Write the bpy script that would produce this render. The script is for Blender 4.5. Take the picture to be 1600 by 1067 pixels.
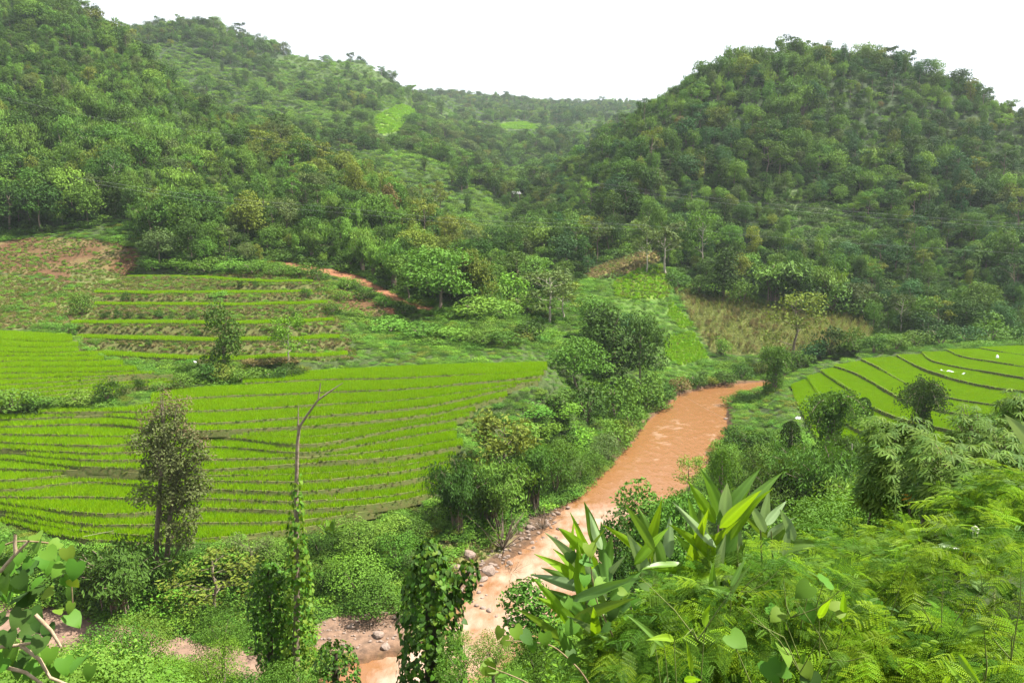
import bpy, bmesh, math, random
import numpy as np
from mathutils import Vector

# ---------------------------------------------------------------- clear
for _o in list(bpy.data.objects):
    bpy.data.objects.remove(_o, do_unlink=True)
SC = bpy.context.scene
COL = SC.collection
PI = math.pi

# ---------------------------------------------------------------- camera
CAM_H = 40.0
FPX = 1256.0                      # focal length in pixels of the 1600 px wide photograph
PITCH = math.atan((533.5 - 330.0) / FPX)
cam = bpy.data.cameras.new("camera")
cam.sensor_width = 36.0
cam.lens = FPX * 36.0 / 1600.0
cam.clip_start = 0.05
cam.clip_end = 6000.0
cam_ob = bpy.data.objects.new("camera", cam)
cam_ob.location = (0, 0, CAM_H)
cam_ob.rotation_euler = (PI / 2 - PITCH, 0, 0)
COL.objects.link(cam_ob)
SC.camera = cam_ob

# ---------------------------------------------------------------- light
SUN_EL = math.radians(60.0)
SUN_AZ = math.radians(84.0)       # from the view axis (+Y), positive = towards the right
world = bpy.data.worlds.new("World")
SC.world = world
world.use_nodes = True
_nt = world.node_tree
_nt.nodes.clear()
_out = _nt.nodes.new('ShaderNodeOutputWorld')
_bg = _nt.nodes.new('ShaderNodeBackground')
_sky = _nt.nodes.new('ShaderNodeTexSky')
_sky.sky_type = 'NISHITA'
_sky.sun_disc = False
_sky.sun_elevation = SUN_EL
_sky.sun_rotation = SUN_AZ
_sky.air_density = 1.0
_sky.dust_density = 2.5
_tc = _nt.nodes.new('ShaderNodeTexCoord')
_nz = _nt.nodes.new('ShaderNodeTexNoise')
_nz.inputs['Scale'].default_value = 2.2
_nz.inputs['Detail'].default_value = 5.0
_rmp = _nt.nodes.new('ShaderNodeMapRange')
_rmp.inputs['From Min'].default_value = 0.3
_rmp.inputs['From Max'].default_value = 0.7
_rmp.inputs['To Min'].default_value = 0.80
_rmp.inputs['To Max'].default_value = 0.96
_mx = _nt.nodes.new('ShaderNodeMix')
_mx.data_type = 'RGBA'
_mx.inputs['B'].default_value = (3.7, 3.8, 3.95, 1)   # bright thin white cloud over the whole sky
_nt.links.new(_tc.outputs['Generated'], _nz.inputs['Vector'])
_nt.links.new(_nz.outputs['Fac'], _rmp.inputs['Value'])
_nt.links.new(_rmp.outputs['Result'], _mx.inputs['Factor'])
_nt.links.new(_sky.outputs['Color'], _mx.inputs['A'])
_nt.links.new(_mx.outputs['Result'], _bg.inputs['Color'])
_bg.inputs['Strength'].default_value = 0.10
_nt.links.new(_bg.outputs['Background'], _out.inputs['Surface'])

sun = bpy.data.lights.new("sun", 'SUN')
sun.energy = 5.0
sun.angle = math.radians(0.6)
sun.color = (1.0, 0.95, 0.86)
sun_ob = bpy.data.objects.new("sun", sun)
_sd = Vector((math.sin(SUN_AZ) * math.cos(SUN_EL), math.cos(SUN_AZ) * math.cos(SUN_EL), math.sin(SUN_EL)))
sun_ob.rotation_euler = _sd.to_track_quat('Z', 'Y').to_euler()
sun_ob.location = (0, 0, 300)
COL.objects.link(sun_ob)

SC.view_settings.view_transform = 'Standard'
SC.view_settings.look = 'None'
SC.view_settings.exposure = 1.72
SC.view_settings.gamma = 1.0
SC.view_settings.use_curve_mapping = False
SC.render.engine = 'CYCLES'
SC.cycles.max_bounces = 6
SC.cycles.diffuse_bounces = 3
SC.cycles.glossy_bounces = 2
SC.cycles.transmission_bounces = 3
SC.cycles.volume_bounces = 0
SC.cycles.use_denoising = True
SC.cycles.denoiser = 'OPENIMAGEDENOISE'
SC.cycles.use_adaptive_sampling = True
SC.cycles.adaptive_threshold = 0.01

# ---------------------------------------------------------------- helpers
RNG = np.random.default_rng(7)
CP, SP = math.cos(PITCH), math.sin(PITCH)

def ray(px, py):
    """World direction of a photo pixel, scaled to Y = 1."""
    u = (np.asarray(px, float) - 800.0) / FPX
    v = (533.5 - np.asarray(py, float)) / FPX
    y = CP + v * SP
    return u / y, (-SP + v * CP) / y          # X per Y, Z per Y

def at_d(px, py, d):
    """Point of the photo pixel at ground distance d."""
    a, b = ray(px, py)
    return np.stack([a * d, np.zeros_like(a) + d, CAM_H + b * d], -1)

def at_z(px, py, z):
    a, b = ray(px, py)
    d = (z - CAM_H) / b
    return np.stack([a * d, d, np.zeros_like(d) + z], -1)

def proj(P):
    P = np.asarray(P, float)
    X, Y, Z = P[..., 0], P[..., 1], P[..., 2] - CAM_H
    dep = Y * CP - Z * SP
    up = Y * SP + Z * CP
    dep = np.where(dep > 0.01, dep, 0.01)
    return 800 + FPX * X / dep, 533.5 - FPX * up / dep, dep

def pchip(x, y, xq):
    x = np.asarray(x, float); y = np.asarray(y, float); xq = np.asarray(xq, float)
    h = np.diff(x); dl = np.diff(y) / h
    m = np.zeros(len(x))
    if len(x) > 2:
        w1 = 2 * h[1:] + h[:-1]; w2 = h[1:] + 2 * h[:-1]
        ok = dl[:-1] * dl[1:] > 0
        with np.errstate(all='ignore'):
            mm = (w1 + w2) / (w1 / dl[:-1] + w2 / dl[1:])
        m[1:-1] = np.where(ok, mm, 0)
    m[0], m[-1] = dl[0], dl[-1]
    i = np.clip(np.searchsorted(x, xq) - 1, 0, len(x) - 2)
    t = np.clip((xq - x[i]) / h[i], 0, 1)
    return ((1 + 2 * t) * (1 - t) ** 2 * y[i] + t * (1 - t) ** 2 * h[i] * m[i]
            + t * t * (3 - 2 * t) * y[i + 1] + t * t * (t - 1) * h[i] * m[i + 1])

_lat = np.random.default_rng(11).random((256, 256))
def vnoise(x, y):
    x = np.asarray(x, float); y = np.asarray(y, float)
    xi = np.floor(x).astype(int); yi = np.floor(y).astype(int)
    fx = x - xi; fy = y - yi
    fx = fx * fx * (3 - 2 * fx); fy = fy * fy * (3 - 2 * fy)
    g = lambda a, b: _lat[a & 255, b & 255]
    return (g(xi, yi) * (1 - fx) + g(xi + 1, yi) * fx) * (1 - fy) + (g(xi, yi + 1) * (1 - fx) + g(xi + 1, yi + 1) * fx) * fy
def fbm(x, y, s, o=4):
    r = 0; a = .5
    for k in range(o):
        r = r + a * vnoise(np.asarray(x) / s + 17.3 * k, np.asarray(y) / s + 9.1 * k); s /= 2; a /= 2
    return r                       # about 0..0.94, mean .47

def inpoly(px, py, poly):
    px = np.asarray(px, float); py = np.asarray(py, float)
    ins = np.zeros(px.shape, bool)
    n = len(poly)
    for i in range(n):
        x1, y1 = poly[i]; x2, y2 = poly[(i + 1) % n]
        if y1 == y2: continue
        c = ((y1 > py) != (y2 > py)) & (px < (x2 - x1) * (py - y1) / (y2 - y1) + x1)
        ins ^= c
    return ins
def dpoly(px, py, poly):
    d = np.full(np.shape(px), 1e9)
    n = len(poly)
    for i in range(n):
        x1, y1 = poly[i]; x2, y2 = poly[(i + 1) % n]
        dx, dy = x2 - x1, y2 - y1
        t = np.clip(((px - x1) * dx + (py - y1) * dy) / (dx * dx + dy * dy + 1e-9), 0, 1)
        d = np.minimum(d, np.hypot(px - x1 - t * dx, py - y1 - t * dy))
    return d

class Buf:
    """Collects quads (and tris as quads with a repeated corner dropped) into one mesh."""
    def __init__(s):
        s.v = []; s.q = []; s.m = []; s.t = []; s.n = 0
    def add(s, V, Q, mat=0, tint=None):
        V = np.asarray(V, float).reshape(-1, 3); Q = np.asarray(Q, int)
        s.v.append(V); s.q.append(Q + s.n); s.m.append(np.full(len(Q), mat))
        s.t.append(np.full(len(V), .5) if tint is None else np.asarray(tint, float)); s.n += len(V)
    def leaves(s, c, n, L, W, rng, droop=.3, fold=.12, mat=0, tdir=None, rand_t=1.0, tint=None):
        c = np.asarray(c, float); N = len(c)
        if N == 0: return
        n = n / (np.linalg.norm(n, axis=1, keepdims=True) + 1e-9)
        r = rng.normal(size=(N, 3))
        t = r * rand_t if tdir is None else tdir + r * rand_t
        t = t - n * np.sum(t * n, 1, keepdims=True)
        t[:, 2] -= droop
        t /= np.linalg.norm(t, axis=1, keepdims=True) + 1e-9
        b = np.cross(n, t); b /= np.linalg.norm(b, axis=1, keepdims=True) + 1e-9
        nn = np.cross(t, b)
        L = (np.zeros(N) + L) * rng.uniform(.7, 1.25, N); W = (np.zeros(N) + W) * rng.uniform(.75, 1.2, N)
        L = L[:, None]; W = W[:, None]
        V = np.stack([c - t * L * .5, c + b * W * .5 + nn * W * fold, c + t * L * .5 - nn * W * .15, c - b * W * .5 + nn * W * fold], 1)
        Q = np.arange(N * 4).reshape(N, 4)
        tn = rng.uniform(0, 1, N) if tint is None else np.clip(tint + rng.normal(0, .12, N), 0, 1)
        s.add(V.reshape(-1, 3), Q, mat, np.repeat(tn, 4))
    def tube(s, P, R, sides=6, mat=0, tint=.5):
        P = np.asarray(P, float); k = len(P); R = np.zeros(k) + R
        d = np.gradient(P, axis=0); d /= np.linalg.norm(d, axis=1, keepdims=True) + 1e-9
        ref = np.where(np.abs(d[:, 2:3]) > .9, np.array([[1., 0, 0]]), np.array([[0, 0, 1.]]))
        a = np.cross(d, ref); a /= np.linalg.norm(a, axis=1, keepdims=True) + 1e-9
        b = np.cross(d, a)
        th = np.linspace(0, 2 * PI, sides, endpoint=False)
        V = P[:, None] + R[:, None, None] * (np.cos(th)[None, :, None] * a[:, None] + np.sin(th)[None, :, None] * b[:, None])
        i = np.arange(k - 1)[:, None] * sides; j = np.arange(sides)[None]
        j2 = (j + 1) % sides
        Q = np.stack([i + j, i + j2, i + sides + j2, i + sides + j], -1).reshape(-1, 4)
        s.add(V.reshape(-1, 3), Q, mat, np.full(k * sides, tint))
    def mesh(s, name, mats, smooth=False):
        V = np.concatenate(s.v); Q = np.concatenate(s.q); M = np.concatenate(s.m); T = np.concatenate(s.t)
        return mesh_np(name, V, Q, mats, M, T, smooth)

def mesh_np(name, V, Q, mats, M=None, T=None, smooth=False, colors=None):
    me = bpy.data.meshes.new(name)
    me.vertices.add(len(V)); me.vertices.foreach_set('co', np.ascontiguousarray(V, dtype=np.float32).ravel())
    k = Q.shape[1]
    me.loops.add(Q.size); me.loops.foreach_set('vertex_index', np.ascontiguousarray(Q, dtype=np.int32).ravel())
    me.polygons.add(len(Q)); me.polygons.foreach_set('loop_start', np.arange(0, Q.size, k, dtype=np.int32))
    if M is not None: me.polygons.foreach_set('material_index', np.ascontiguousarray(M, dtype=np.int32))
    me.polygons.foreach_set('use_smooth', np.full(len(Q), smooth))
    for m in mats: me.materials.append(m)
    if T is not None:
        at = me.attributes.new('tint', 'FLOAT', 'POINT'); at.data.foreach_set('value', np.ascontiguousarray(T, dtype=np.float32))
    if colors is not None:
        at = me.attributes.new('zone', 'FLOAT_COLOR', 'POINT')
        at.data.foreach_set('color', np.ascontiguousarray(np.concatenate([colors, np.ones((len(colors), 1))], 1), dtype=np.float32).ravel())
    me.update(calc_edges=True)
    me.validate()
    return me

def link(name, me, parent=None, label=None, cat=None, group=None, kind=None):
    o = bpy.data.objects.new(name, me)
    COL.objects.link(o)
    if parent is not None: o.parent = parent
    if label: o['label'] = label
    if cat: o['category'] = cat
    if group: o['group'] = group
    if kind: o['kind'] = kind
    return o
def thing(name, label, cat, loc=(0, 0, 0), rz=0.0, group=None, scale=None):
    o = link(name, None, None, label, cat, group)
    o.location = [float(q) for q in loc]; o.rotation_euler = (0, 0, float(rz))
    if scale is not None: o.scale = [float(q) for q in scale]
    return o

# ---------------------------------------------------------------- materials
def new_mat(name):
    m = bpy.data.materials.new(name); m.use_nodes = True
    nt = m.node_tree; nt.nodes.clear()
    return m, nt, nt.nodes.new('ShaderNodeOutputMaterial')
def leaf_mat(name, col, rough=.6, trans=.2, spec=.10, hue=.012, val=.30, world_var=.22, tcol=None, tint_amt=.6):
    """Leaf: diffuse and gloss over light passing through; colour varies from leaf to leaf, plant to plant and slope to slope."""
    m, nt, out = new_mat(name); N = nt.nodes; Lk = nt.links
    at = N.new('ShaderNodeAttribute'); at.attribute_name = 'tint'
    oi = N.new('ShaderNodeObjectInfo')
    geo = N.new('ShaderNodeNewGeometry')
    nz = N.new('ShaderNodeTexNoise'); nz.inputs['Scale'].default_value = .045; nz.inputs['Detail'].default_value = 2
    Lk.new(geo.outputs['Position'], nz.inputs['Vector'])
    hsv = N.new('ShaderNodeHueSaturation'); hsv.inputs['Color'].default_value = (*col, 1)
    def mapr(src, a, b):
        q = N.new('ShaderNodeMapRange'); q.inputs['To Min'].default_value = a; q.inputs['To Max'].default_value = b
        Lk.new(src, q.inputs['Value']); return q.outputs['Result']
    def mul(a, b):
        q = N.new('ShaderNodeMath'); q.operation = 'MULTIPLY'; Lk.new(a, q.inputs[0]); Lk.new(b, q.inputs[1]); return q.outputs[0]
    v = mul(mapr(at.outputs['Fac'], 1 - .5 * tint_amt, 1 + .5 * tint_amt), mapr(oi.outputs['Random'], 1 - val, 1 + val))
    v = mul(v, mapr(nz.outputs['Fac'], 1 - 1.6 * world_var, 1 + 1.6 * world_var))
    Lk.new(v, hsv.inputs['Value'])
    r2 = N.new('ShaderNodeMath'); r2.operation = 'MULTIPLY'; r2.inputs[1].default_value = 7.31; Lk.new(oi.outputs['Random'], r2.inputs[0])
    fr = N.new('ShaderNodeMath'); fr.operation = 'FRACT'; Lk.new(r2.outputs[0], fr.inputs[0])
    Lk.new(mapr(fr.outputs[0], .5 - hue, .5 + hue), hsv.inputs['Hue'])
    p = N.new('ShaderNodeBsdfPrincipled'); p.inputs['Roughness'].default_value = rough
    p.inputs['Specular IOR Level'].default_value = spec
    Lk.new(hsv.outputs['Color'], p.inputs['Base Color'])
    if trans > 0:
        tr = N.new('ShaderNodeBsdfTranslucent')
        tm = N.new('ShaderNodeMix'); tm.data_type = 'RGBA'; tm.blend_type = 'MULTIPLY'; tm.inputs['Factor'].default_value = 1
        Lk.new(hsv.outputs['Color'], tm.inputs['A']); tm.inputs['B'].default_value = (*(tcol or (1.5, 1.35, .6)), 1)
        Lk.new(tm.outputs['Result'], tr.inputs['Color'])
        mix = N.new('ShaderNodeMixShader'); mix.inputs[0].default_value = trans
        Lk.new(p.outputs[0], mix.inputs[1]); Lk.new(tr.outputs[0], mix.inputs[2])
        Lk.new(mix.outputs[0], out.inputs['Surface'])
    else:
        Lk.new(p.outputs[0], out.inputs['Surface'])
    return m
def rough_mat(name, col, col2=None, scale=3.0, rough=.9, bump=.3, detail=6, attr=None, spec=.2, dist=.05):
    m, nt, out = new_mat(name); N = nt.nodes; Lk = nt.links
    geo = N.new('ShaderNodeNewGeometry')
    nz = N.new('ShaderNodeTexNoise'); nz.inputs['Scale'].default_value = scale; nz.inputs['Detail'].default_value = detail
    nz.inputs['Roughness'].default_value = .65
    Lk.new(geo.outputs['Position'], nz.inputs['Vector'])
    p = N.new('ShaderNodeBsdfPrincipled'); p.inputs['Roughness'].default_value = rough; p.inputs['Specular IOR Level'].default_value = spec
    mx = N.new('ShaderNodeMix'); mx.data_type = 'RGBA'
    cr = N.new('ShaderNodeMapRange'); cr.inputs['From Min'].default_value = .33; cr.inputs['From Max'].default_value = .67
    Lk.new(nz.outputs['Fac'], cr.inputs['Value']); Lk.new(cr.outputs['Result'], mx.inputs['Factor'])
    c2 = col2 or tuple(min(1, q * 1.7) for q in col)
    if attr:
        a = N.new('ShaderNodeAttribute'); a.attribute_name = attr
        d = N.new('ShaderNodeMix'); d.data_type = 'RGBA'; d.blend_type = 'MULTIPLY'; d.inputs['Factor'].default_value = 1
        Lk.new(a.outputs['Color'], d.inputs['A']); d.inputs['B'].default_value = (.6, .6, .6, 1)
        l = N.new('ShaderNodeMix'); l.data_type = 'RGBA'; l.blend_type = 'MULTIPLY'; l.inputs['Factor'].default_value = 1
        Lk.new(a.outputs['Color'], l.inputs['A']); l.inputs['B'].default_value = (1.35, 1.3, 1.25, 1)
        Lk.new(d.outputs['Result'], mx.inputs['A']); Lk.new(l.outputs['Result'], mx.inputs['B'])
    else:
        mx.inputs['A'].default_value = (*col, 1); mx.inputs['B'].default_value = (*c2, 1)
    Lk.new(mx.outputs['Result'], p.inputs['Base Color'])
    if bump:
        bp = N.new('ShaderNodeBump'); bp.inputs['Strength'].default_value = bump; bp.inputs['Distance'].default_value = dist
        Lk.new(nz.outputs['Fac'], bp.inputs['Height']); Lk.new(bp.outputs['Normal'], p.inputs['Normal'])
    Lk.new(p.outputs[0], out.inputs['Surface'])
    return m

PAL = {
    'dark':   leaf_mat('leaf_dark_green', (0.038, 0.084, 0.011)),
    'mid':    leaf_mat('leaf_mid_green', (.068,.142,.016)),
    'olive':  leaf_mat('leaf_olive', (0.11, 0.145, 0.018)),
    'light':  leaf_mat('leaf_light_green', (0.105, 0.195, 0.024)),
    'grey':   leaf_mat('leaf_grey_green', (0.075, 0.115, 0.03)),
    'dry':    leaf_mat('leaf_dry_brown', (0.13, 0.105, 0.035), trans=.15),
    'fresh':  leaf_mat('leaf_fresh_green', (0.105, 0.215, 0.018)),
    'creeper': leaf_mat('leaf_creeper', (0.08, 0.178, 0.02)),
    'bluish': leaf_mat('leaf_blue_green', (0.032, 0.085, 0.022)),
}
BARK = rough_mat('bark_grey_brown', (.10, .075, .052), (.20, .16, .12), 6, .9, .5)
BARK_PALE = rough_mat('bark_pale', (.28, .24, .19), (.42, .38, .31), 5, .85, .4)
BARK_DARK = rough_mat('bark_dark', (.045, .035, .026), (.09, .07, .05), 8, .9, .5)
# ---------------------------------------------------------------- terrain profiles
# For each compass column (given by the photo column it falls on) the height of the bare ground against distance.
def Zy(d, y):                      # height at distance d of a point seen on photo row y
    return CAM_H + float(ray(800, y)[1]) * d
PROF = {
 -500: [(1,38.3),(3,37),(8,33.5),(15,29.5),(30,20),(45,11),(58,3),(64,.6),(72,.8),(78,3),(88,4.5),(112,12),(156,17.5),(190,22),('y',230,372),('y',260,290),('y',320,150),('y',420,0),('y',520,-80),('y',700,-60),('y',1000,0),('y',1500,60)],
 0:  [(1,38.3),(3,37),(8,33.5),(15,29.5),(30,20),(45,11),(58,3),(64,.6),(72,.8),(78,3),(86,4.3),(112,12.3),(156,17.5),(190,22.6),('y',230,372),('y',260,300),('y',320,165),('y',420,30),('y',520,-50),('y',700,-40),('y',1000,40),('y',1500,100)],
 200:[(1,38.3),(3,36.8),(8,33),(15,28.5),(30,20),(45,11),(58,3),(65,.5),(75,1.2),(79,3.6),(84,4.4),(127,13),(145,14),(150,15.8),(162,18),(183,21.3),(200,23.6),('y',208,415),('y',240,330),('y',300,215),('y',380,115),('y',450,68),('y',480,80),('y',560,90),('y',650,58),('y',720,78),('y',1000,105),('y',1500,125)],
 320:[(1,38.3),(3,36.8),(8,33),(15,28.3),(30,19.5),(45,9.5),(55,2.5),(62,.4),(76,.9),(80,3.4),(84,4.4),(131,13),(145,14.2),(150,15.8),(162,18),(183,21.3),(197,23.5),('y',210,415),('y',250,330),('y',320,240),('y',400,172),('y',430,186),('y',500,185),('y',560,125),('y',650,47),('y',700,62),('y',1000,108),('y',1500,130)],
 450:[(1,38.3),(3,36.7),(8,32.6),(15,27.8),(30,18),(45,8),(54,2),(62,.3),(78,.9),(81,3.2),(85,4.5),(136,13),(145,14.2),(150,15.8),(162,18),(183,21.3),(197,23.5),('y',212,412),('y',260,330),('y',320,265),('y',360,223),('y',385,236),('y',450,240),('y',520,192),('y',620,118),('y',680,90),('y',720,104),('y',1000,115),('y',1500,135)],
 560:[(1,38.3),(3,36.6),(8,32.2),(15,27.2),(30,16.5),(45,7),(54,1.5),(62,.2),(76,.8),(84,3.5),(92,5),(138,13),(150,15),(170,17),(190,20.5),('y',205,432),('y',250,345),('y',320,296),('y',340,312),('y',400,300),('y',480,232),('y',600,142),('y',680,104),('y',720,118),('y',1000,123),('y',1500,140)],
 640:[(1,38.3),(3,36.6),(8,32),(15,27),(30,16),(45,6.5),(54,1.2),(62,0),(74,.5),(84,2.6),(98,5.8),(140,13),(160,15),(175,16.8),('y',190,468),('y',225,408),('y',280,345),('y',300,358),('y',360,340),('y',420,282),('y',520,222),('y',620,175),('y',700,150),('y',760,152),('y',1000,148),('y',1500,150)],
 740:[(1,38.3),(3,36.5),(8,32),(15,27),(30,16),(45,7),(56,1.5),(64,.2),(80,.3),(92,1.2),(106,3.5),(116,6.2),(145,13),(160,14.6),('y',180,488),('y',230,418),('y',245,425),('y',300,395),('y',360,340),('y',450,290),('y',550,242),('y',700,200),('y',850,167),('y',1000,156),('y',1200,158),('y',1500,160)],
 800:[(1,38.3),(3,36.5),(8,32),(15,27),(30,16),(45,7),(57,1.5),(66,.2),(90,.3),(104,1.5),(118,4),(128,8),(147,13),(165,14.6),('y',190,492),('y',240,430),('y',300,386),('y',400,330),('y',500,280),('y',600,236),('y',700,206),('y',850,174),('y',1000,162),('y',1200,163),('y',1500,165)],
 900:[(1,38.3),(3,36.5),(8,32),(15,27.2),(30,16.5),(45,7.5),(58,1.8),(68,.3),(122,.4),(132,2),(150,5),(170,8.5),('y',210,482),('y',235,438),('y',265,408),('y',300,372),('y',360,300),('y',400,278),('y',440,282),('y',500,268),('y',650,216),('y',800,186),('y',1000,168),('y',1200,168),('y',1500,170)],
 1000:[(1,38.3),(3,36.7),(8,33),(15,28.5),(30,18.5),(45,10),(62,3),(80,.8),(100,.3),(160,.4),(168,1.2),(178,3),('y',192,555),('y',230,440),('y',246,404),('y',252,402),('y',270,372),('y',320,268),('y',350,226),('y',380,188),('y',420,202),('y',600,206),('y',800,187),('y',1000,171),('y',1500,172)],
 1100:[(1,38.3),(3,37),(8,34),(15,30),(30,20.5),(45,12),(65,4.5),(85,2),(120,.5),(184,.4),('y',192,586),('y',200,566),('y',245,452),('y',260,428),('y',300,332),('y',350,218),('y',390,146),('y',420,156),('y',500,202),('y',700,220),('y',1000,190),('y',1500,180)],
 1200:[(1,38.3),(3,37.3),(8,35),(15,31.2),(30,22.5),(45,14.5),(60,8.5),(80,4),(110,2.6),(150,1.6),(184,.6),('y',194,588),('y',203,566),('y',236,472),('y',250,452),('y',300,332),('y',350,207),('y',385,120),('y',400,112),('y',430,122),('y',600,200),('y',1000,200),('y',1500,190)],
 1300:[(1,38.3),(3,37.5),(8,35.6),(15,32.3),(30,24.5),(45,17),(60,10.8),(80,6),(105,4),(125,5.2),(165,7.6),(176,6.6),('y',200,546),('y',215,520),('y',250,448),('y',300,335),('y',350,210),('y',400,101),('y',430,112),('y',600,200),('y',1000,210),('y',1500,200)],
 1450:[(1,38.3),(3,37.6),(8,36.1),(15,33.4),(30,26.6),(45,19.8),(60,14),(80,8.2),(105,5.4),(125,6),(150,7.2),(180,9),(190,8),('y',215,522),('y',250,450),('y',300,330),('y',350,213),('y',390,134),('y',430,150),('y',600,230),('y',1000,220),('y',1500,200)],
 1600:[(1,38.3),(3,37.7),(8,36.6),(15,34.5),(30,29),(45,23),(60,18),(80,12),(100,8.6),(120,8),(150,8.4),(182,9.6),(192,8.6),('y',215,524),('y',250,452),('y',300,335),('y',350,232),('y',372,192),('y',430,222),('y',600,250),('y',1000,230),('y',1500,200)],
 2100:[(1,38.3),(3,37.7),(8,36.8),(15,35),(30,30.5),(45,25),(60,20),(80,14),(100,10),(120,9),(150,9),(182,10),(192,10),('y',215,520),('y',250,460),('y',300,380),('y',350,320),('y',430,330),('y',600,300),('y',1000,250),('y',1500,220)],
}
_DG = np.concatenate([np.geomspace(1, 60, 120)[:-1], np.arange(60, 270, .8), np.geomspace(270, 2290, 190)])
_keys = sorted(PROF)
_far = lambda d: d if d <= 440 else 440 + (d - 440) * 1.75
_tab = []
for k in _keys:
    pts = [(_far(p[1]), Zy(_far(p[1]), p[2])) if p[0] == 'y' else p for p in PROF[k]]
    _tab.append(pchip([p[0] for p in pts], [p[1] for p in pts], _DG))
_tab = np.array(_tab)                                   # column x distance
_PG = np.arange(-700, 2301, 10.0)
_full = np.stack([pchip(_keys, _tab[:, j], np.clip(_PG, -500, 2100)) for j in range(len(_DG))], 1)
def z_profile(X, Y):
    Y = np.asarray(Y, float); X = np.asarray(X, float)
    pc = 800 + FPX / CP * X / np.maximum(Y, 5.0)
    u = np.clip((pc + 700) / 10, 0, len(_PG) - 1.001); i = u.astype(int); fu = u - i
    yy = np.clip(Y, 1, 2289); j = np.clip(np.searchsorted(_DG, yy) - 1, 0, len(_DG) - 2)
    fv = (yy - _DG[j]) / (_DG[j + 1] - _DG[j])
    z = (_full[i, j] * (1 - fv) + _full[i, j + 1] * fv) * (1 - fu) + (_full[i + 1, j] * (1 - fv) + _full[i + 1, j + 1] * fv) * fu
    far = np.clip((Y - 215) / 120, 0, 1) * np.clip(1.6 - Y / 2000, 0, 1)
    z = z + far * (fbm(X, Y, 90, 4) - .47) * np.where(Y > 420, 16 + np.minimum((Y - 420) / 12, 14), 16)
    mid = np.clip((Y - 20) / 40, 0, 1) * np.clip((240 - Y) / 60, 0, 1)
    z = z + mid * (fbm(X + 50, Y, 14, 3) - .44) * 1.0
    return np.where(Y < 1, 38.3 - .04 * (1 - Y), z)

# ---------------------------------------------------------------- river outline
_LB = [(1290,590),(1240,592),(1200,596),(1150,600),(1100,607),(1060,618),(1035,640),(1010,660),(990,690),(975,705),(950,735),(925,755),(905,775),(880,795),(858,822),(838,842),(815,862),(790,880),(770,895),(742,915),(722,940),(706,962),(690,985),(668,1004),(630,1022),(590,1030),(550,1040),(480,1075),(380,1110),(250,1130),(0,1150),(-300,1165),(-700,1180)]
_RB = [(-700,1240),(-300,1240),(0,1235),(300,1225),(560,1190),(700,1110),(780,1050),(850,1000),(930,930),(975,880),(1000,840),(1035,805),(1062,775),(1085,752),(1106,732),(1121,708),(1128,690),(1138,668),(1133,650),(1140,630),(1165,616),(1205,605),(1240,601),(1290,598)]
_rv = np.array(_LB + _RB, float)
_rw = at_z(_rv[:, 0], _rv[:, 1], 0.0)[:, :2]
RIVER = [tuple(p) for p in _rw]

# ---------------------------------------------------------------- paddies: where each strip lies
STRIPS = []      # dicts: field, row, front (N,3), back (N,3), z, zlow, label bits
def table(xs, ts, rows):
    rows = np.array(rows, float)
    def f(x, t):
        c = np.stack([pchip(xs, r, x) for r in rows], 0)           # t x N
        return np.array([pchip(ts, c[:, i], np.array([t[i]]))[0] for i in range(len(x))])
    return f
_fl = table([-150, 0, 150, 300, 450, 600, 750, 870], [0, .15, .3, .45, .6, .75, .88, 1],
  [[775,813,845,851,834,803,770,745],[762,790,806,812,808,788,752,728],[742,752,757,762,760,745,716,690],[720,722,724,727,726,714,688,665],
   [688,690,692,694,691,681,656,634],[661,662,663,663,659,648,628,605],[639,637,634,630,622,612,598,585],[615,610,600,590,580,572,566,562]])
def build_lines(fn, n, x0, x1, z0, z1, step, wob, seed):
    """Front lines of n strips as world polylines."""
    L = []
    x = np.arange(x0, x1 + .1, step)
    for k in range(n + 1):
        t = np.clip(k / n + wob / n * (vnoise(x * .006 + seed, x * 0 + k * .37) - .5) * 2 * (0 < k < n), 0, 1)
        L.append((x, fn(x, t)))
    return L
_r = np.random.default_rng(5)
NL = 18
_L = build_lines(_fl, NL, -150, 870, 0, 0, 10, .75, 3.1)
def zl(k): return 4.6 + 8.9 * k / NL
for k in range(NL):
    t = (k + .5) / NL
    xr = np.interp(t, [0, .08, .15, .3, .45, .6, .7, .75, .82, 1], [560, 600, 668, 700, 716, 726, 745, 790, 843, 860]) + _r.uniform(-6, 6)
    xl = np.interp(t, [0, .82, .85, .9, .95, 1], [-150, -150, 20, 205, 300, 486])
    xs = np.arange(xl, xr + 1, 10.0)
    if len(xs) < 4: continue
    yf = np.interp(xs, *_L[k]); yb = np.interp(xs, *_L[k + 1])
    # near the right end the strip narrows and closes
    z = zl(k)
    F = at_z(xs, yf, z); B = at_z(xs, yb, zl(k + 1))
    B[:, 2] = z
    cuts = [0, len(xs)]
    if _r.random() < .5 and len(xs) > 20: cuts = [0, int(len(xs) * _r.uniform(.25, .8)), len(xs)]
    for a, b in zip(cuts[:-1], cuts[1:]):
        dz = 0.0 if a == 0 else _r.choice([-.14, .12])
        f_, b_ = F[a:min(b + 1, len(xs))].copy(), B[a:min(b + 1, len(xs))].copy()
        f_[:, 2] += dz; b_[:, 2] += dz
        piece = '' if len(cuts) == 2 else (' western piece' if a == 0 else ' eastern piece')
        STRIPS.append(dict(field='lower', row=k, piece=piece, F=f_, B=b_, z=z + dz, drop=.75 if k else 1.2, gap=.05, cut=a > 0))
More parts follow.
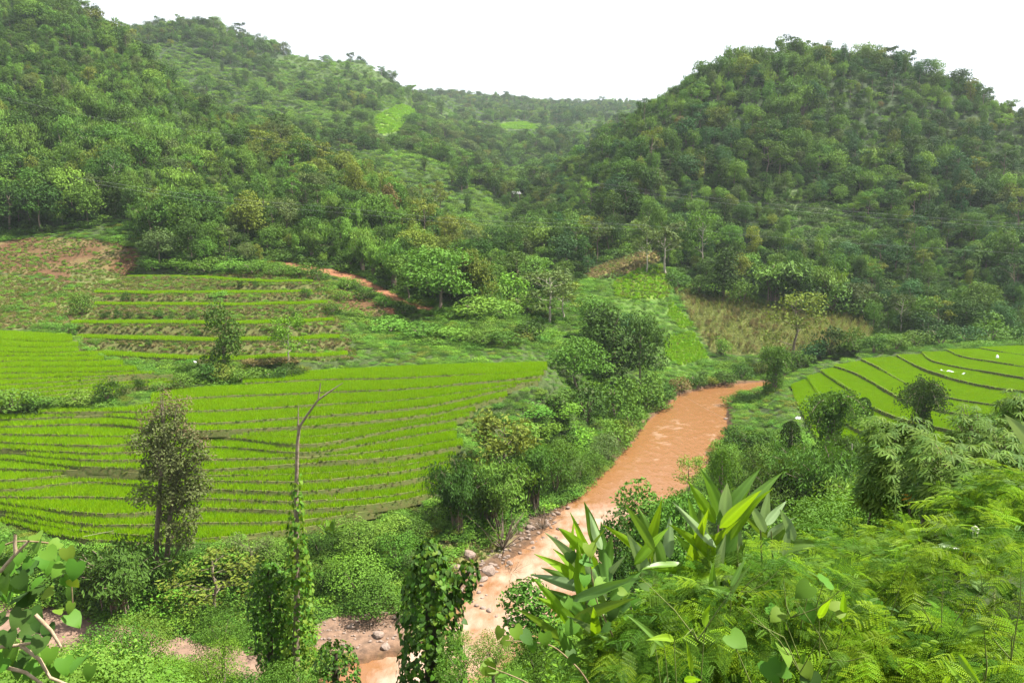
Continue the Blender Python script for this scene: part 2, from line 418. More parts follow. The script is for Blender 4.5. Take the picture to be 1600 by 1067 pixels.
# upper left field
_fu = table([-150, 0, 100, 200, 320], [0, .5, 1], [[642,636,624,612,598],[587,583,581,578,574],[515,517,522,528,535]])
NU = 13
_L = build_lines(_fu, NU, -150, 320, 0, 0, 10, .6, 8.7)
for k in range(NU):
    t = (k + .5) / NU
    xr = np.interp(t, [0, .2, .35, .5, .65, .8, 1], [280, 300, 270, 215, 170, 132, 104]) + _r.uniform(-6, 6)
    xs = np.arange(-150, xr + 1, 10.0)
    z = 12.8 + 4.6 * k / NU
    F = at_z(xs, np.interp(xs, *_L[k]), z); B = at_z(xs, np.interp(xs, *_L[k + 1]), z + 4.6 / NU); B[:, 2] = z
    STRIPS.append(dict(field='upper', row=k, piece='', F=F, B=B, z=z, drop=.7, gap=.1, cut=False))
# stepped terraces under the forest edge (left)
TIER = [([(150,556),(250,560),(350,563),(450,560),(545,556)], 14.6, 2.4), ([(120,529),(200,531),(300,533),(420,533),(535,529)], 16.1, 2.4),
        ([(112,506),(200,506),(330,507),(440,506),(520,502)], 18.0, 2.4), ([(150,477),(250,477),(380,478),(512,475)], 20.0, 2.4),
        ([(150,458),(260,459),(380,459),(492,457)], 21.6, 2.4), ([(200,434),(300,434),(420,441),(490,441)], 23.4, 2.4)]
_prevB = None
for k, (pl, z, w) in enumerate(TIER):
    xs = np.arange(pl[0][0], pl[-1][0] + 1, 8.0)
    ys = pchip([p[0] for p in pl], [p[1] for p in pl], xs) + (vnoise(xs * .03, xs * 0 + k * 3.3) - .5) * 2.0
    F = at_z(xs, ys, z); B = F.copy(); B[:, 1] += w * (.8 + .5 * vnoise(xs * .02, xs * 0 + k)); B[:, 0] *= B[:, 1] / F[:, 1]
    STRIPS.append(dict(field='tier', row=k, piece='', F=F, B=B, z=z, drop=1.3, gap=.0, cut=False))
# right bank field: lines fan down from the far edge towards the camera
RJ = [([(1238,603),(1245,625),(1258,650),(1272,676),(1300,702),(1420,735)], 4.6), ([(1262,590),(1275,610),(1290,635),(1310,655),(1350,676),(1450,700)], 5.2),
      ([(1283,580),(1308,597),(1335,615),(1356,632),(1400,652),(1500,676)], 5.9), ([(1303,573),(1333,583),(1366,600),(1388,613),(1430,632),(1540,655)], 6.5),
      ([(1345,562),(1372,575),(1400,590),(1430,605),(1490,622),(1620,640)], 7.1), ([(1400,556),(1420,567),(1445,578),(1490,592),(1550,605),(1680,620)], 7.6),
      ([(1440,552),(1455,564),(1500,575),(1550,583),(1620,594),(1720,604)], 8.1), ([(1480,548),(1500,557),(1550,566),(1600,573),(1680,581),(1760,588)], 8.6),
      ([(1530,545),(1560,550),(1600,555),(1650,560),(1720,566),(1800,572)], 9.0), ([(1590,541),(1640,542),(1690,543),(1730,544),(1790,547),(1860,551)], 9.3)]
_s = np.linspace(0, 1, 60)
def _rj(k):
    pl, z = RJ[k]; p = np.array(pl, float); s = np.linspace(0, 1, len(p))
    return pchip(s, p[:, 0], _s), pchip(s, p[:, 1], _s), z
for k in range(len(RJ) - 1):
    fx, fy, z = _rj(k); bx, by, zb = _rj(k + 1)
    F = at_z(fx, fy, z); B = at_z(bx, by, zb); B[:, 2] = z
    n = int(_r.choice([2, 3, 3]))
    cuts = [0] + sorted(_r.choice(np.arange(14, 50, 6), n - 1, replace=False).tolist()) + [60]
    for q, (a, b) in enumerate(zip(cuts[:-1], cuts[1:])):
        dz = q * -.13
        f_, b_ = F[a:min(b + 1, 60)].copy(), B[a:min(b + 1, 60)].copy(); f_[:, 2] += dz; b_[:, 2] += dz
        STRIPS.append(dict(field='right', row=k, piece=['far', 'middle', 'near'][q] if n == 3 else ['far', 'near'][q], F=f_, B=b_, z=z + dz, drop=.8, gap=.1, cut=a > 0))

# sample points of every strip: used to seat the terrain and to plant the rice
RX0, RY0, RN = -190, 60, 1.0
_rast = np.full((460, 190), np.nan)
for S in STRIPS:
    F, B = S['F'], S['B']
    pts = []
    for i in range(len(F) - 1):
        w = max(np.hypot(*(B[i] - F[i])[:2]), .1); l = np.hypot(*(F[i + 1] - F[i])[:2])
        nu = max(1, int(round(l / .8))); nv = max(1, int(round((w - .3) / .8)))
        for u in (np.arange(nu) + .5) / nu:
            f = F[i] * (1 - u) + F[i + 1] * u; b = B[i] * (1 - u) + B[i + 1] * u
            for v in (np.arange(nv) + .5) / nv:
                pts.append(f * (1 - v) + b * v)
    S['pts'] = np.array(pts)
    allp = np.concatenate([S['pts'], F, B])
    ix = np.clip(((allp[:, 0] - RX0) / RN).astype(int), 0, 459); iy = np.clip(((allp[:, 1] - RY0) / RN).astype(int), 0, 189)
    for a, b in zip(ix, iy):
        _rast[a, b] = S['z'] if np.isnan(_rast[a, b]) else min(_rast[a, b], S['z'])
_dist = np.where(np.isnan(_rast), 99.0, 0.0)
_val = np.nan_to_num(_rast, nan=0.0)
for it in range(7):                                    # grow outwards
    nd, nv = _dist.copy(), _val.copy()
    for dx, dy in ((1,0),(-1,0),(0,1),(0,-1),(1,1),(1,-1),(-1,1),(-1,-1)):
        sd = np.roll(_dist, (dx, dy), (0, 1)) + math.hypot(dx, dy); sv = np.roll(_val, (dx, dy), (0, 1))
        b = sd < nd - 1e-6
        nd[b] = sd[b]; nv[b] = sv[b]
    _dist, _val = nd, nv
def field_near(X, Y):
    ix = ((np.asarray(X) - RX0) / RN).astype(int); iy = ((np.asarray(Y) - RY0) / RN).astype(int)
    ok = (ix >= 0) & (ix < 460) & (iy >= 0) & (iy < 190)
    ix = np.clip(ix, 0, 459); iy = np.clip(iy, 0, 189)
    return np.where(ok, _dist[ix, iy], 99.0), _val[ix, iy]

# ---------------------------------------------------------------- the ground sheet
_rows = np.concatenate([np.linspace(-10, .6, 10), np.geomspace(.8, 60, 120)[:-1], np.arange(60, 262, .62), np.geomspace(262.5, 2250, 230)])
_cols = np.linspace(-1.05, 1.05, 520)
GA, GY = np.meshgrid(_cols, _rows)
GX = GA * (np.maximum(GY, 0) + 12)
GZ = z_profile(GX, GY)
_sel = (GY > 50) & (GY < 215)
_ins = np.zeros(GX.shape, bool); _rd = np.full(GX.shape, 99.0)
_ins[_sel] = inpoly(GX[_sel], GY[_sel], RIVER); _rd[_sel] = dpoly(GX[_sel], GY[_sel], RIVER)
GZ = np.where(_ins, -.25 - np.minimum(_rd * .25, .9), np.where(_rd < 7, np.minimum(np.maximum(GZ, .12 + .05 * _rd), .1 + _rd * .75), np.maximum(GZ, np.where(_rd < 60, .3, GZ))))
_fd, _fv = field_near(GX, GY)
GZ = np.where(_fd < .5, _fv - .55, np.where(_fd < 6.5, (_fv - .3) * (1 - _fd / 6.5) + GZ * (_fd / 6.5), GZ))
def ground(X, Y):
    X = np.asarray(X, float); Y = np.asarray(Y, float)
    r = np.clip(np.searchsorted(_rows, Y) - 1, 0, len(_rows) - 2); fr = np.clip((Y - _rows[r]) / (_rows[r + 1] - _rows[r]), 0, 1)
    u = (X / (np.maximum(Y, 0) + 12) + 1.05) / 2.1 * (len(_cols) - 1); u = np.clip(u, 0, len(_cols) - 1.001); c = u.astype(int); fc = u - c
    return (GZ[r, c] * (1 - fc) + GZ[r, c + 1] * fc) * (1 - fr) + (GZ[r + 1, c] * (1 - fc) + GZ[r + 1, c + 1] * fc) * fr
_march = np.concatenate([np.geomspace(2, 60, 200), np.arange(60, 270, .5), np.geomspace(270, 2200, 360)])
def hit(px, py, dmin=0):
    """Where the ray of a photo pixel meets the ground."""
    a, b = ray(px, py)
    d = _march[_march > dmin]
    g = ground(a * d, d); h = CAM_H + b * d - g
    i = np.argmax(h < 0) if (h < 0).any() else len(d) - 1
    return np.array([a * d[i], d[i], g[i]])
def visible(P, slack):
    """True where the point P raised by slack is not hidden by the bare ground in front."""
    P = np.asarray(P); ok = np.ones(len(P), bool)
    for f in np.linspace(.12, .98, 60):
        ok &= CAM_H + (P[:, 2] + slack - CAM_H) * f > ground(P[:, 0] * f, P[:, 1] * f) - .5
    return ok

# ---------------------------------------------------------------- what covers the ground, by place
ZONES = {  # outlines on the photo, with the range of distance they apply to
 'red_slope': ([(-200,392),(0,378),(60,370),(130,373),(190,380),(216,392),(214,420),(196,436),(130,446),(60,432),(0,426),(-200,430)], 170, 250),
 'red_scar': ([(515,462),(530,450),(560,458),(590,470),(605,486),(600,497),(560,494),(520,484)], 150, 215),
 'red_spot': ([(596,490),(604,480),(617,482),(616,492)], 150, 215),
 'trail': ([(425,405),(470,413),(520,421),(560,430),(600,450),(640,472),(680,482),(678,487),(630,478),(590,458),(550,438),(510,429),(460,421),(425,412)], 150, 230),
 'corn': ([(1052,456),(1140,465),(1210,479),(1280,487),(1340,494),(1367,525),(1295,548),(1235,552),(1160,556),(1112,552),(1085,512)], 170, 250),
 'tan_knoll': ([(905,425),(950,410),(1000,392),(1028,392),(1032,408),(990,425),(955,436),(925,436)], 190, 275),
 'upland_a': ([(1036,526),(1082,518),(1108,560),(1060,572),(1040,556)], 170, 240),
 'upland_b': ([(1046,468),(1084,510),(1062,514),(1042,492)], 170, 250),
 'upland_c': ([(958,442),(1000,420),(1036,416),(1048,452),(1044,466),(990,470),(960,462)], 170, 270),
 'bright_far': ([(580,205),(588,180),(625,163),(650,170),(650,178),(634,190),(625,205),(600,212)], 380, 1100),
 'bright_far_b': ([(774,202),(790,192),(820,190),(842,197),(842,203)], 450, 1400),
 'pale_far': ([(425,95),(480,78),(590,98),(640,138),(720,182),(700,190),(640,165),(600,180),(580,212),(540,215),(480,190),(450,160),(430,130)], 500, 1400),
 'pale_mid': ([(540,240),(620,235),(700,260),(770,285),(778,330),(745,390),(700,372),(650,345),(590,308)], 295, 760),
 'pale_valley': ([(705,345),(760,310),(800,330),(805,400),(755,435),(725,395)], 236, 430),
 'green_gap': ([(925,350),(1000,345),(1010,390),(960,415),(915,410)], 240, 330),
 'banana': ([(1180,285),(1260,295),(1330,340),(1380,380),(1330,400),(1260,380),(1200,320)], 240, 380),
 'bamboo_left': ([(100,150),(200,120),(300,190),(330,260),(240,300),(100,290)], 240, 480),
 'olive_ridge': ([(300,200),(440,185),(560,230),(700,320),(760,400),(700,430),(600,350),(480,290),(350,260)], 215, 420),
 'gravel_a': ([(470,985),(540,955),(640,940),(655,985),(640,1012),(560,1030),(480,1020)], 50, 90),
 'gravel_b': ([(-100,930),(60,945),(120,950),(240,985),(330,1000),(420,1010),(430,1090),(250,1120),(-100,1140)], 50, 90),
 'rocky_bank': ([(700,935),(700,890),(745,850),(800,822),(860,790),(885,780),(895,790),(850,835),(790,885),(735,925)], 70, 115),
 'grass_bank': ([(670,880),(680,850),(740,840),(810,830),(790,860),(720,890)], 70, 110),
 'knoll_green': ([(900, 440), (960, 425), (1050, 440), (1110, 560), (1180, 575), (1060, 605), (1030, 560), (960, 500), (900, 480)], 165, 275),
 'tier_banks': ([(110, 420), (500, 420), (552, 558), (300, 600), (120, 560)], 138, 206),
 'meadow_left': ([(-200,430),(0,428),(120,445),(200,430),(150,490),(110,512),(0,515),(-200,515)], 150, 200),
}
def zone_of(P):
    px, py, dep = proj(P)
    z = {}
    for k, (poly, d0, d1) in ZONES.items():
        z[k] = inpoly(px, py, poly) & (P[..., 1] > d0) & (P[..., 1] < d1)
    return z
_P = np.stack([GX, GY, GZ], -1)
GZN = zone_of(_P)
_c = np.zeros(_P.shape)
_c[:] = (.040, .062, .018)                                             # leaf litter and low green
_h = np.clip((GY - 220) / 60, 0, 1)[..., None]
_c = _c * (1 - _h) + np.array([.026, .045, .015]) * _h
def paint(k, col, amt=1.0):
    m = GZN[k][..., None] * amt
    global _c
    _c = _c * (1 - m) + np.array(col) * m
paint('red_slope', (.082, .044, .020)); paint('red_scar', (.080, .044, .019)); paint('red_spot', (.19, .08, .04)); paint('trail', (.185, .085, .042))
paint('tier_banks', (.072, .080, .024)); paint('corn', (.088, .105, .026)); paint('tan_knoll', (.14, .115, .038)); paint('knoll_green', (.06, .115, .018)); paint('meadow_left', (.10, .12, .035))
for k in ('upland_a', 'upland_b', 'upland_c'): paint(k, (.10, .16, .02))
for k in ('bright_far', 'bright_far_b'): paint(k, (.12, .20, .03))
paint('pale_far', (.046, .080, .018)); paint('pale_mid', (.034, .064, .014)); paint('pale_valley', (.04, .075, .015)); paint('green_gap', (.07, .12, .025)); paint('banana', (.06, .09, .03))
paint('gravel_a', (.150, .098, .068)); paint('gravel_b', (.165, .110, .080)); paint('rocky_bank', (.092, .062, .041)); paint('grass_bank', (.13, .13, .045))
_wet = (np.clip(1 - _rd / 2.2, 0, 1) * (_fd > 2) * (~_ins))[..., None]
_c = _c * (1 - _wet) + np.array([.085, .048, .026]) * _wet
_c[_ins] = (.14,.07,.035)
# bare and grassy patches break up the red slope
_pt = np.clip((fbm(GX, GY, 9, 4) - .47) * 5 + .15, 0, 1)[..., None] * (GZN['red_slope'] | GZN['red_scar'])[..., None]
_c = _c * (1 - .6 * _pt) + np.array([.13, .125, .045]) * .6 * _pt
_nr, _nc = GX.shape
_i = np.arange((_nr - 1) * (_nc - 1)); _i = (_i // (_nc - 1)) * _nc + _i % (_nc - 1)
GQ = np.stack([_i, _i + 1, _i + 1 + _nc, _i + _nc], 1)
GROUND = rough_mat('soil_and_litter', (.1, .1, .1), None, 1.4, .95, .55, 8, attr='zone', dist=.25)
def ground_piece(name, mask, kind='structure'):
    q = GQ[mask]
    if not len(q): return
    u, inv = np.unique(q.ravel(), return_inverse=True)
    me = mesh_np(name, _P.reshape(-1, 3)[u], inv.reshape(-1, 4), [GROUND], None, None, True, _c.reshape(-1, 3)[u])
    return link(name, me, kind=kind)
_qy = GY.ravel()[GQ[:, 0]]; _zq = {k: v.ravel()[GQ[:, 0]] for k, v in GZN.items()}
_used = np.zeros(len(GQ), bool)
for nm, ks in (('red_hillside', ('red_slope',)), ('bare_earth_slope', ('red_scar', 'red_spot')), ('dirt_trail', ('trail',)), ('maize_field_ground', ('corn',)), ('dry_knoll', ('tan_knoll',)),
               ('gravel_bar', ('gravel_a', 'gravel_b')), ('rocky_shore', ('rocky_bank',)), ('far_clearing', ('bright_far', 'bright_far_b'))):
    mk = np.zeros(len(GQ), bool)
    for k in ks: mk |= _zq[k]
    mk &= ~_used; _used |= mk
    ground_piece(nm, mk)
_mk = (_qy > 214) & ~_used; _used |= _mk
ground_piece('hills', _mk)
ground_piece('valley_ground', ~_used)

# ---------------------------------------------------------------- river
_x = np.arange(-85, 75, .4); _y = np.arange(52, 200, .4)
WX, WY = np.meshgrid(_x, _y)
_in = inpoly(WX, WY, RIVER); _d = dpoly(WX, WY, RIVER)
_keep = _in | (_d < 1.8)
_wp = np.stack([WX, WY, WX * 0], -1)
_px, _py, _ = proj(_wp)
RAPID = [(880,782),(945,792),(985,800),(975,860),(930,900),(850,960),(780,1030),(690,1100),(560,1100),(600,1030),(690,985),(722,940),(770,895),(838,842)]
_ra = np.clip(.5 + np.where(inpoly(_px, _py, RAPID), 1, -1) * dpoly(_px, _py, RAPID) / 34 + (fbm(WX, WY, 3.5, 3) - .45) * 1.1 * (dpoly(_px, _py, RAPID) < 30), 0, 1)
STREAKS = [[(1015,665),(1060,650),(1085,665),(1050,700),(1010,715)], [(1085,632),(1140,620),(1140,640),(1100,640)], [(985,715),(1030,708),(1040,728),(1000,728)], [(1105,665),(1128,660),(1125,690),(1100,695)]]
_st = np.zeros(_px.shape)
for s in STREAKS: _st = np.maximum(_st, inpoly(_px, _py, s) * np.clip(1.5 - dpoly(_px, _py, s) * 0, 0, 1) * np.clip(dpoly(_px, _py, s) / 9, 0, 1) * .8)
_ch = fbm(WX, WY, 2.2, 4)
_foam = np.clip(_ra * (.55 + 1.5 * (_ch - .35)) + _st * np.clip((fbm(WX * 1.0 + WY * .35, (WY - WX * .35) * 2.6, 2.0, 4) - .50) * 4, 0, 1), 0, 1)
WZ = (fbm(WX, WY, 1.8, 4) - .47) * (.08 + .42 * _ra) + (fbm(WX, WY, 7, 2) - .4) * .05
_n1, _n2 = WX.shape
_i = np.arange((_n1 - 1) * (_n2 - 1)); _i = (_i // (_n2 - 1)) * _n2 + _i % (_n2 - 1)
_q = np.stack([_i, _i + 1, _i + 1 + _n2, _i + _n2], 1)
_q = _q[_keep.ravel()[_q].all(1)]
_u, _inv = np.unique(_q.ravel(), return_inverse=True)
m, nt, out = new_mat('muddy_water'); N = nt.nodes; Lk = nt.links
_a = N.new('ShaderNodeAttribute'); _a.attribute_name = 'tint'
_g = N.new('ShaderNodeNewGeometry'); _mp = N.new('ShaderNodeMapping'); _mp.inputs['Rotation'].default_value = (0, 0, math.radians(-22)); _mp.inputs['Scale'].default_value = (1.0, .45, 1)
_n = N.new('ShaderNodeTexNoise'); _n.inputs['Scale'].default_value = 1.1; _n.inputs['Detail'].default_value = 7; _n.inputs['Roughness'].default_value = .6
Lk.new(_g.outputs['Position'], _mp.inputs['Vector']); Lk.new(_mp.outputs['Vector'], _n.inputs['Vector'])
_ad = N.new('ShaderNodeMath'); _ad.operation = 'ADD'
_mr = N.new('ShaderNodeMapRange'); _mr.inputs['From Min'].default_value = .35; _mr.inputs['From Max'].default_value = .8; _mr.inputs['To Min'].default_value = -.30; _mr.inputs['To Max'].default_value = .34
Lk.new(_n.outputs['Fac'], _mr.inputs['Value']); Lk.new(_a.outputs['Fac'], _ad.inputs[0]); Lk.new(_mr.outputs['Result'], _ad.inputs[1]); _ad.use_clamp = True
_m = N.new('ShaderNodeMix'); _m.data_type = 'RGBA'; _m.inputs['A'].default_value = (.172, .080, .031, 1); _m.inputs['B'].default_value = (.32, .225, .165, 1)
Lk.new(_ad.outputs[0], _m.inputs['Factor'])
_b = N.new('ShaderNodeBump'); _b.inputs['Strength'].default_value = .8; _b.inputs['Distance'].default_value = .16
Lk.new(_n.outputs['Fac'], _b.inputs['Height'])
_p = N.new('ShaderNodeBsdfPrincipled'); _p.inputs['Roughness'].default_value = .16; _p.inputs['Specular IOR Level'].default_value = .4
Lk.new(_m.outputs['Result'], _p.inputs['Base Color']); Lk.new(_b.outputs['Normal'], _p.inputs['Normal']); Lk.new(_p.outputs[0], out.inputs['Surface'])
WATER = m
_V = np.stack([WX, WY, WZ], -1).reshape(-1, 3)[_u]
link('river', mesh_np('river', _V, _inv.reshape(-1, 4), [WATER], None, _foam.ravel()[_u], True), kind='structure')
# ---------------------------------------------------------------- plant prototypes, one unit tall
def unit(rng, n):
    v = rng.normal(size=(n, 3)); return v / np.linalg.norm(v, axis=1, keepdims=True)
def blob_leaves(B, blobs, n, L, W, rng, rough=.45, up=.55, droop=.25, mat=0, fill=.25, zmin=-.25):
    """Leaves over lumpy ellipsoids: most on the outside, some inside, few underneath."""
    vol = np.array([b[3] * b[4] + b[3] * b[5] for b in blobs]); cnt = np.maximum(8, (n * vol / vol.sum()).astype(int))
    for (x, y, z, rx, ry, rz), k in zip(blobs, cnt):
        d = unit(rng, k * 2); d = d[d[:, 2] > zmin - .5 * rng.random(len(d))][:k]
        k2 = len(d)
        ph = rng.uniform(0, 6.28, 3); fr = rng.uniform(2.5, 5, 3)
        lump = 1 + .14 * np.sin(d[:, 0] * fr[0] + ph[0]) * np.sin(d[:, 1] * fr[1] + ph[1]) + .12 * np.sin(d[:, 2] * fr[2] * 1.5 + ph[2])
        r = np.where(rng.random(k2) < fill, rng.uniform(.35, .85, k2), rng.uniform(.86, 1.08, k2)) * lump
        c = np.stack([x + d[:, 0] * rx * r, y + d[:, 1] * ry * r, z + d[:, 2] * rz * r], 1)
        n_ = d * .8 + np.array([0, 0, up]) + rng.normal(0, rough, (k2, 3))
        B.leaves(c, n_, L, W, rng, droop=droop, mat=mat, tint=rng.uniform(.35, .65))
def limbs(B, rng, h0, h1, spread, n, r0, mat=0, wander=.03, sub=2):
    """Trunk with branches; returns the branch tips."""
    k = 7; z = np.linspace(0, h1, k)
    P = np.stack([np.cumsum(rng.normal(0, wander * .5, k)), np.cumsum(rng.normal(0, wander * .5, k)), z], 1); P[0, :2] = 0; P[:, :2] -= P[0, :2]
    B.tube(P, np.linspace(r0, r0 * .25, k), 7, mat)
    tips = [P[-1]]
    for i in range(n):
        t = rng.uniform(h0 / h1, .97); p0 = np.array([np.interp(t * h1, z, P[:, j]) for j in range(3)])
        a = i * 2.4 + rng.uniform(-.5, .5); s = spread * rng.uniform(.6, 1.05) * (1.15 - .5 * t)
        e = p0 + np.array([math.cos(a) * s, math.sin(a) * s, rng.uniform(.06, .2)])
        m = (p0 + e) / 2 + rng.normal(0, .02, 3) + np.array([0, 0, -.01])
        Q = np.stack([p0, m, e]); rb = r0 * (1 - .7 * t) * .55
        B.tube(Q, [rb, rb * .6, rb * .2], 5, mat); tips.append(e)
        for j in range(sub):
            q0 = Q[1] * .5 + Q[2] * .5 if j else Q[1]
            e2 = q0 + np.array([math.cos(a + rng.uniform(-1, 1)) * s * .45, math.sin(a + rng.uniform(-1, 1)) * s * .45, rng.uniform(.02, .12)])
            B.tube(np.stack([q0, (q0 + e2) / 2 + rng.normal(0, .008, 3), e2]), [rb * .45, rb * .3, rb * .12], 4, mat); tips.append(e2)
    return np.array(tips)
def proto_round(seed, n=2100, L=.050):
    rng = np.random.default_rng(seed); B, T = Buf(), Buf()
    blobs = [(0, 0, .72, .23, .23, .22), (0, 0, .42, .2, .2, .2)]
    for i in range(11):
        a = i * 2.4 + rng.uniform(-.4, .4); r = rng.uniform(.14, .36); z = rng.uniform(.22, .86); q = rng.uniform(.10, .19)
        blobs.append((math.cos(a) * r * (1.3 - .65 * z), math.sin(a) * r * (1.3 - .65 * z), z, q * 1.15, q * 1.15, q))
    blob_leaves(B, blobs, n, L, L * .62, rng)
    limbs(T, rng, .25, .75, .22, 5, .02, sub=1)
    return B, T
def proto_tall(seed, n=1700, L=.044):
    rng = np.random.default_rng(seed); B, T = Buf(), Buf()
    blobs = []
    for i in range(9):
        z = .18 + .70 * i / 8; q = rng.uniform(.09, .15); a = rng.uniform(0, 6.28); r = rng.uniform(.03, .13)
        blobs.append((math.cos(a) * r, math.sin(a) * r, z, q * 1.2, q * 1.2, q * 1.2))
    blob_leaves(B, blobs, n, L, L * .6, rng, droop=.5)
    limbs(T, rng, .25, .85, .12, 4, .02, sub=1)
    return B, T
def proto_spread(seed, n=700, L=.06):
    rng = np.random.default_rng(seed); B, T = Buf(), Buf()
    tips = limbs(T, rng, .38, .86, .36, 11, .02, sub=2)
    blobs = [(t[0], t[1], t[2] + .02, rng.uniform(.07, .13), rng.uniform(.07, .13), rng.uniform(.04, .07)) for t in tips]
    blob_leaves(B, blobs, n, L, L * .6, rng, up=.6)
    return B, T
def proto_airy(seed, n=1200, L=.055, spread=.3, h0=.3):
    rng = np.random.default_rng(seed); B, T = Buf(), Buf()
    tips = limbs(T, rng, h0, .9, spread, 13, .016, sub=3, wander=.02)
    c = np.repeat(tips, max(1, n // len(tips)), 0) + rng.normal(0, .045, (len(tips) * max(1, n // len(tips)), 3))
    B.leaves(c, rng.normal(size=c.shape) + np.array([0, 0, .8]), L, L * .5, rng, droop=.3)
    return B, T
def proto_bamboo(seed, n=22, L=.085, per=75, spread=.42):
    rng = np.random.default_rng(seed); B, T = Buf(), Buf()
    for i in range(n):
        a = i * 2.4 + rng.uniform(-.4, .4); R = spread * rng.uniform(.25, 1.0); H = rng.uniform(.72, 1.02) * (1.05 - .25 * R / spread)
        s = np.linspace(0, 1, 9); b = rng.normal(0, .03, 2)
        P = np.stack([b[0] + math.cos(a) * R * s ** 2.3, b[1] + math.sin(a) * R * s ** 2.3, H * (1.28 * s - .34 * s ** 3.2) ], 1)
        T.tube(P[:8], np.linspace(.007, .003, 8), 4)
        t = rng.uniform(.30, 1, per) ** .8; c = np.stack([np.interp(t, s, P[:, j]) for j in range(3)], 1)
        w = .055 * (1.2 - .5 * t)
        c = c + rng.normal(0, 1, (per, 3)) * w[:, None] - np.array([0, 0, .02])
        o = np.stack([np.full(per, math.cos(a)), np.full(per, math.sin(a)), np.full(per, .0)], 1)
        B.leaves(c, o * .5 + rng.normal(0, .5, (per, 3)) + np.array([0, 0, .9]), L, L * .26, rng, droop=.7, tdir=o * .6, rand_t=.6, tint=rng.uniform(.35, .65))
    return B, T
def proto_bush(seed, n=700, L=.085, wide=1.0, lump=7, W=.62, T_=True):
    rng = np.random.default_rng(seed); B, T = Buf(), Buf()
    blobs = [(0, 0, .42, .42 * wide, .42 * wide, .42)]
    for i in range(lump):
        a = i * 2.4 + rng.uniform(-.4, .4); r = rng.uniform(.2, .38) * wide; q = rng.uniform(.16, .28); z = rng.uniform(.12, .72)
        blobs.append((math.cos(a) * r, math.sin(a) * r, z, q * wide, q * wide, q))
    blob_leaves(B, blobs, n, L, L * W, rng, up=.45, zmin=-.1)
    for i in range(5):
        a = rng.uniform(0, 6.28); T.tube(np.array([[0, 0, 0], [math.cos(a) * .1, math.sin(a) * .1, .3], [math.cos(a) * .25, math.sin(a) * .25, .6]]), [.02, .014, .005], 4)
    return B, T
def proto_column(seed, n=1500, L=.05, prof=((0, .2), (.2, .24), (.5, .2), (.8, .17), (.95, .1), (1, .03)), top=None, W=.8):
    """A trunk wrapped in hanging vines; with top, an umbrella of trailing sprays above it."""
    rng = np.random.default_rng(seed); B, T = Buf(), Buf()
    z = rng.uniform(0, 1, n); a = rng.uniform(0, 6.28, n)
    r = np.interp(z, [p[0] for p in prof], [p[1] for p in prof]) * (1 + .28 * (vnoise(a * 1.1 + seed, z * 7) - .5) + .3 * (vnoise(a * 3, z * 19 + seed) - .5)) * np.where(rng.random(n) < .25, rng.uniform(.4, .9, n), 1)
    c = np.stack([np.cos(a) * r, np.sin(a) * r, z], 1)
    nn = np.stack([np.cos(a), np.sin(a), np.full(n, .45)], 1) + rng.normal(0, .4, (n, 3))
    B.leaves(c, nn, L, L * W, rng, droop=.9, rand_t=.5)
    T.tube(np.array([[0, 0, 0], [.01, 0, .5], [0, .01, .97]]), [.05, .04, .02], 7)
    if top:
        for i in range(top[0]):
            an = i * 2.4 + rng.uniform(-.3, .3); R = top[1] * rng.uniform(.45, 1.05); s = np.linspace(0, 1, 8); z0 = rng.uniform(.72, .93)
            P = np.stack([np.cos(an) * R * s, np.sin(an) * R * s, z0 + .12 * np.sin(s * 2.4) - top[2] * s ** 2.4 * rng.uniform(.3, 1)], 1)
            T.tube(P, np.linspace(.007, .003, 8), 4)
            k = top[3]; t = rng.uniform(.1, 1, k); q = np.stack([np.interp(t, s, P[:, j]) for j in range(3)], 1) + rng.normal(0, .038, (k, 3))
            q[:, 2] -= np.abs(rng.normal(0, .06, k)) - .03
            B.leaves(q, rng.normal(0, .5, (k, 3)) + np.array([0, 0, .8]), L, L * W * .8, rng, droop=.8)
    return B, T
def proto_fan(seed, n=9, L=1.0, W=.2):
    """Banana-like clump: big arching blades."""
    rng = np.random.default_rng(seed); B, T = Buf(), Buf()
    for i in range(n):
        a = i * 2.4 + rng.uniform(-.3, .3); tilt = rng.uniform(.15, .9); s = np.linspace(0, 1, 7)
        o = np.array([math.cos(a), math.sin(a), 0]); h = np.array([-o[1], o[0], 0])
        P = o * (tilt * .75 * s ** 1.4)[:, None] + np.array([0, 0, 1])[None] * (.25 + .75 * s - .45 * tilt * s ** 2.2)[:, None]
        w = W * .5 * np.array([.15, .6, .9, 1, .9, .6, .05])
        V = np.concatenate([P - h * w[:, None] + np.array([0, 0, .03]), P, P + h * w[:, None] + np.array([0, 0, .03])])
        Q = []
        for j in range(6): Q += [[j, 7 + j, 8 + j, j + 1], [7 + j, 14 + j, 15 + j, 8 + j]]
        B.add(V, Q, 0, np.full(21, rng.uniform(.3, .8)))
    T.tube(np.array([[0, 0, 0], [0, 0, .2], [0, 0, .45]]), [.05, .045, .03], 6)
    return B, T
_ext = {}
def extent(me):
    """How tall and wide a prototype crown really is."""
    if me.name not in _ext:
        v = np.empty(len(me.vertices) * 3, np.float32); me.vertices.foreach_get('co', v); v = v.reshape(-1, 3)
        _ext[me.name] = (float(np.percentile(v[:, 2], 99.7)), float(np.percentile(np.abs(v[:, :2]), 97.5) * 2))
    return _ext[me.name]
_protos = {}
def proto(kind, pal, bark=None):
    """(crown mesh, trunk mesh) of a kind in a leaf colour; geometry is shared between colours."""
    bark = bark or BARK
    key = (kind, pal, bark.name)
    if key not in _protos:
        name, seed = kind
        B, T = GEN[name](seed)
        _protos[key] = (B.mesh(f'{name}_foliage', [PAL[pal]]), T.mesh(f'{name}_wood', [bark], True))
    return _protos[key]
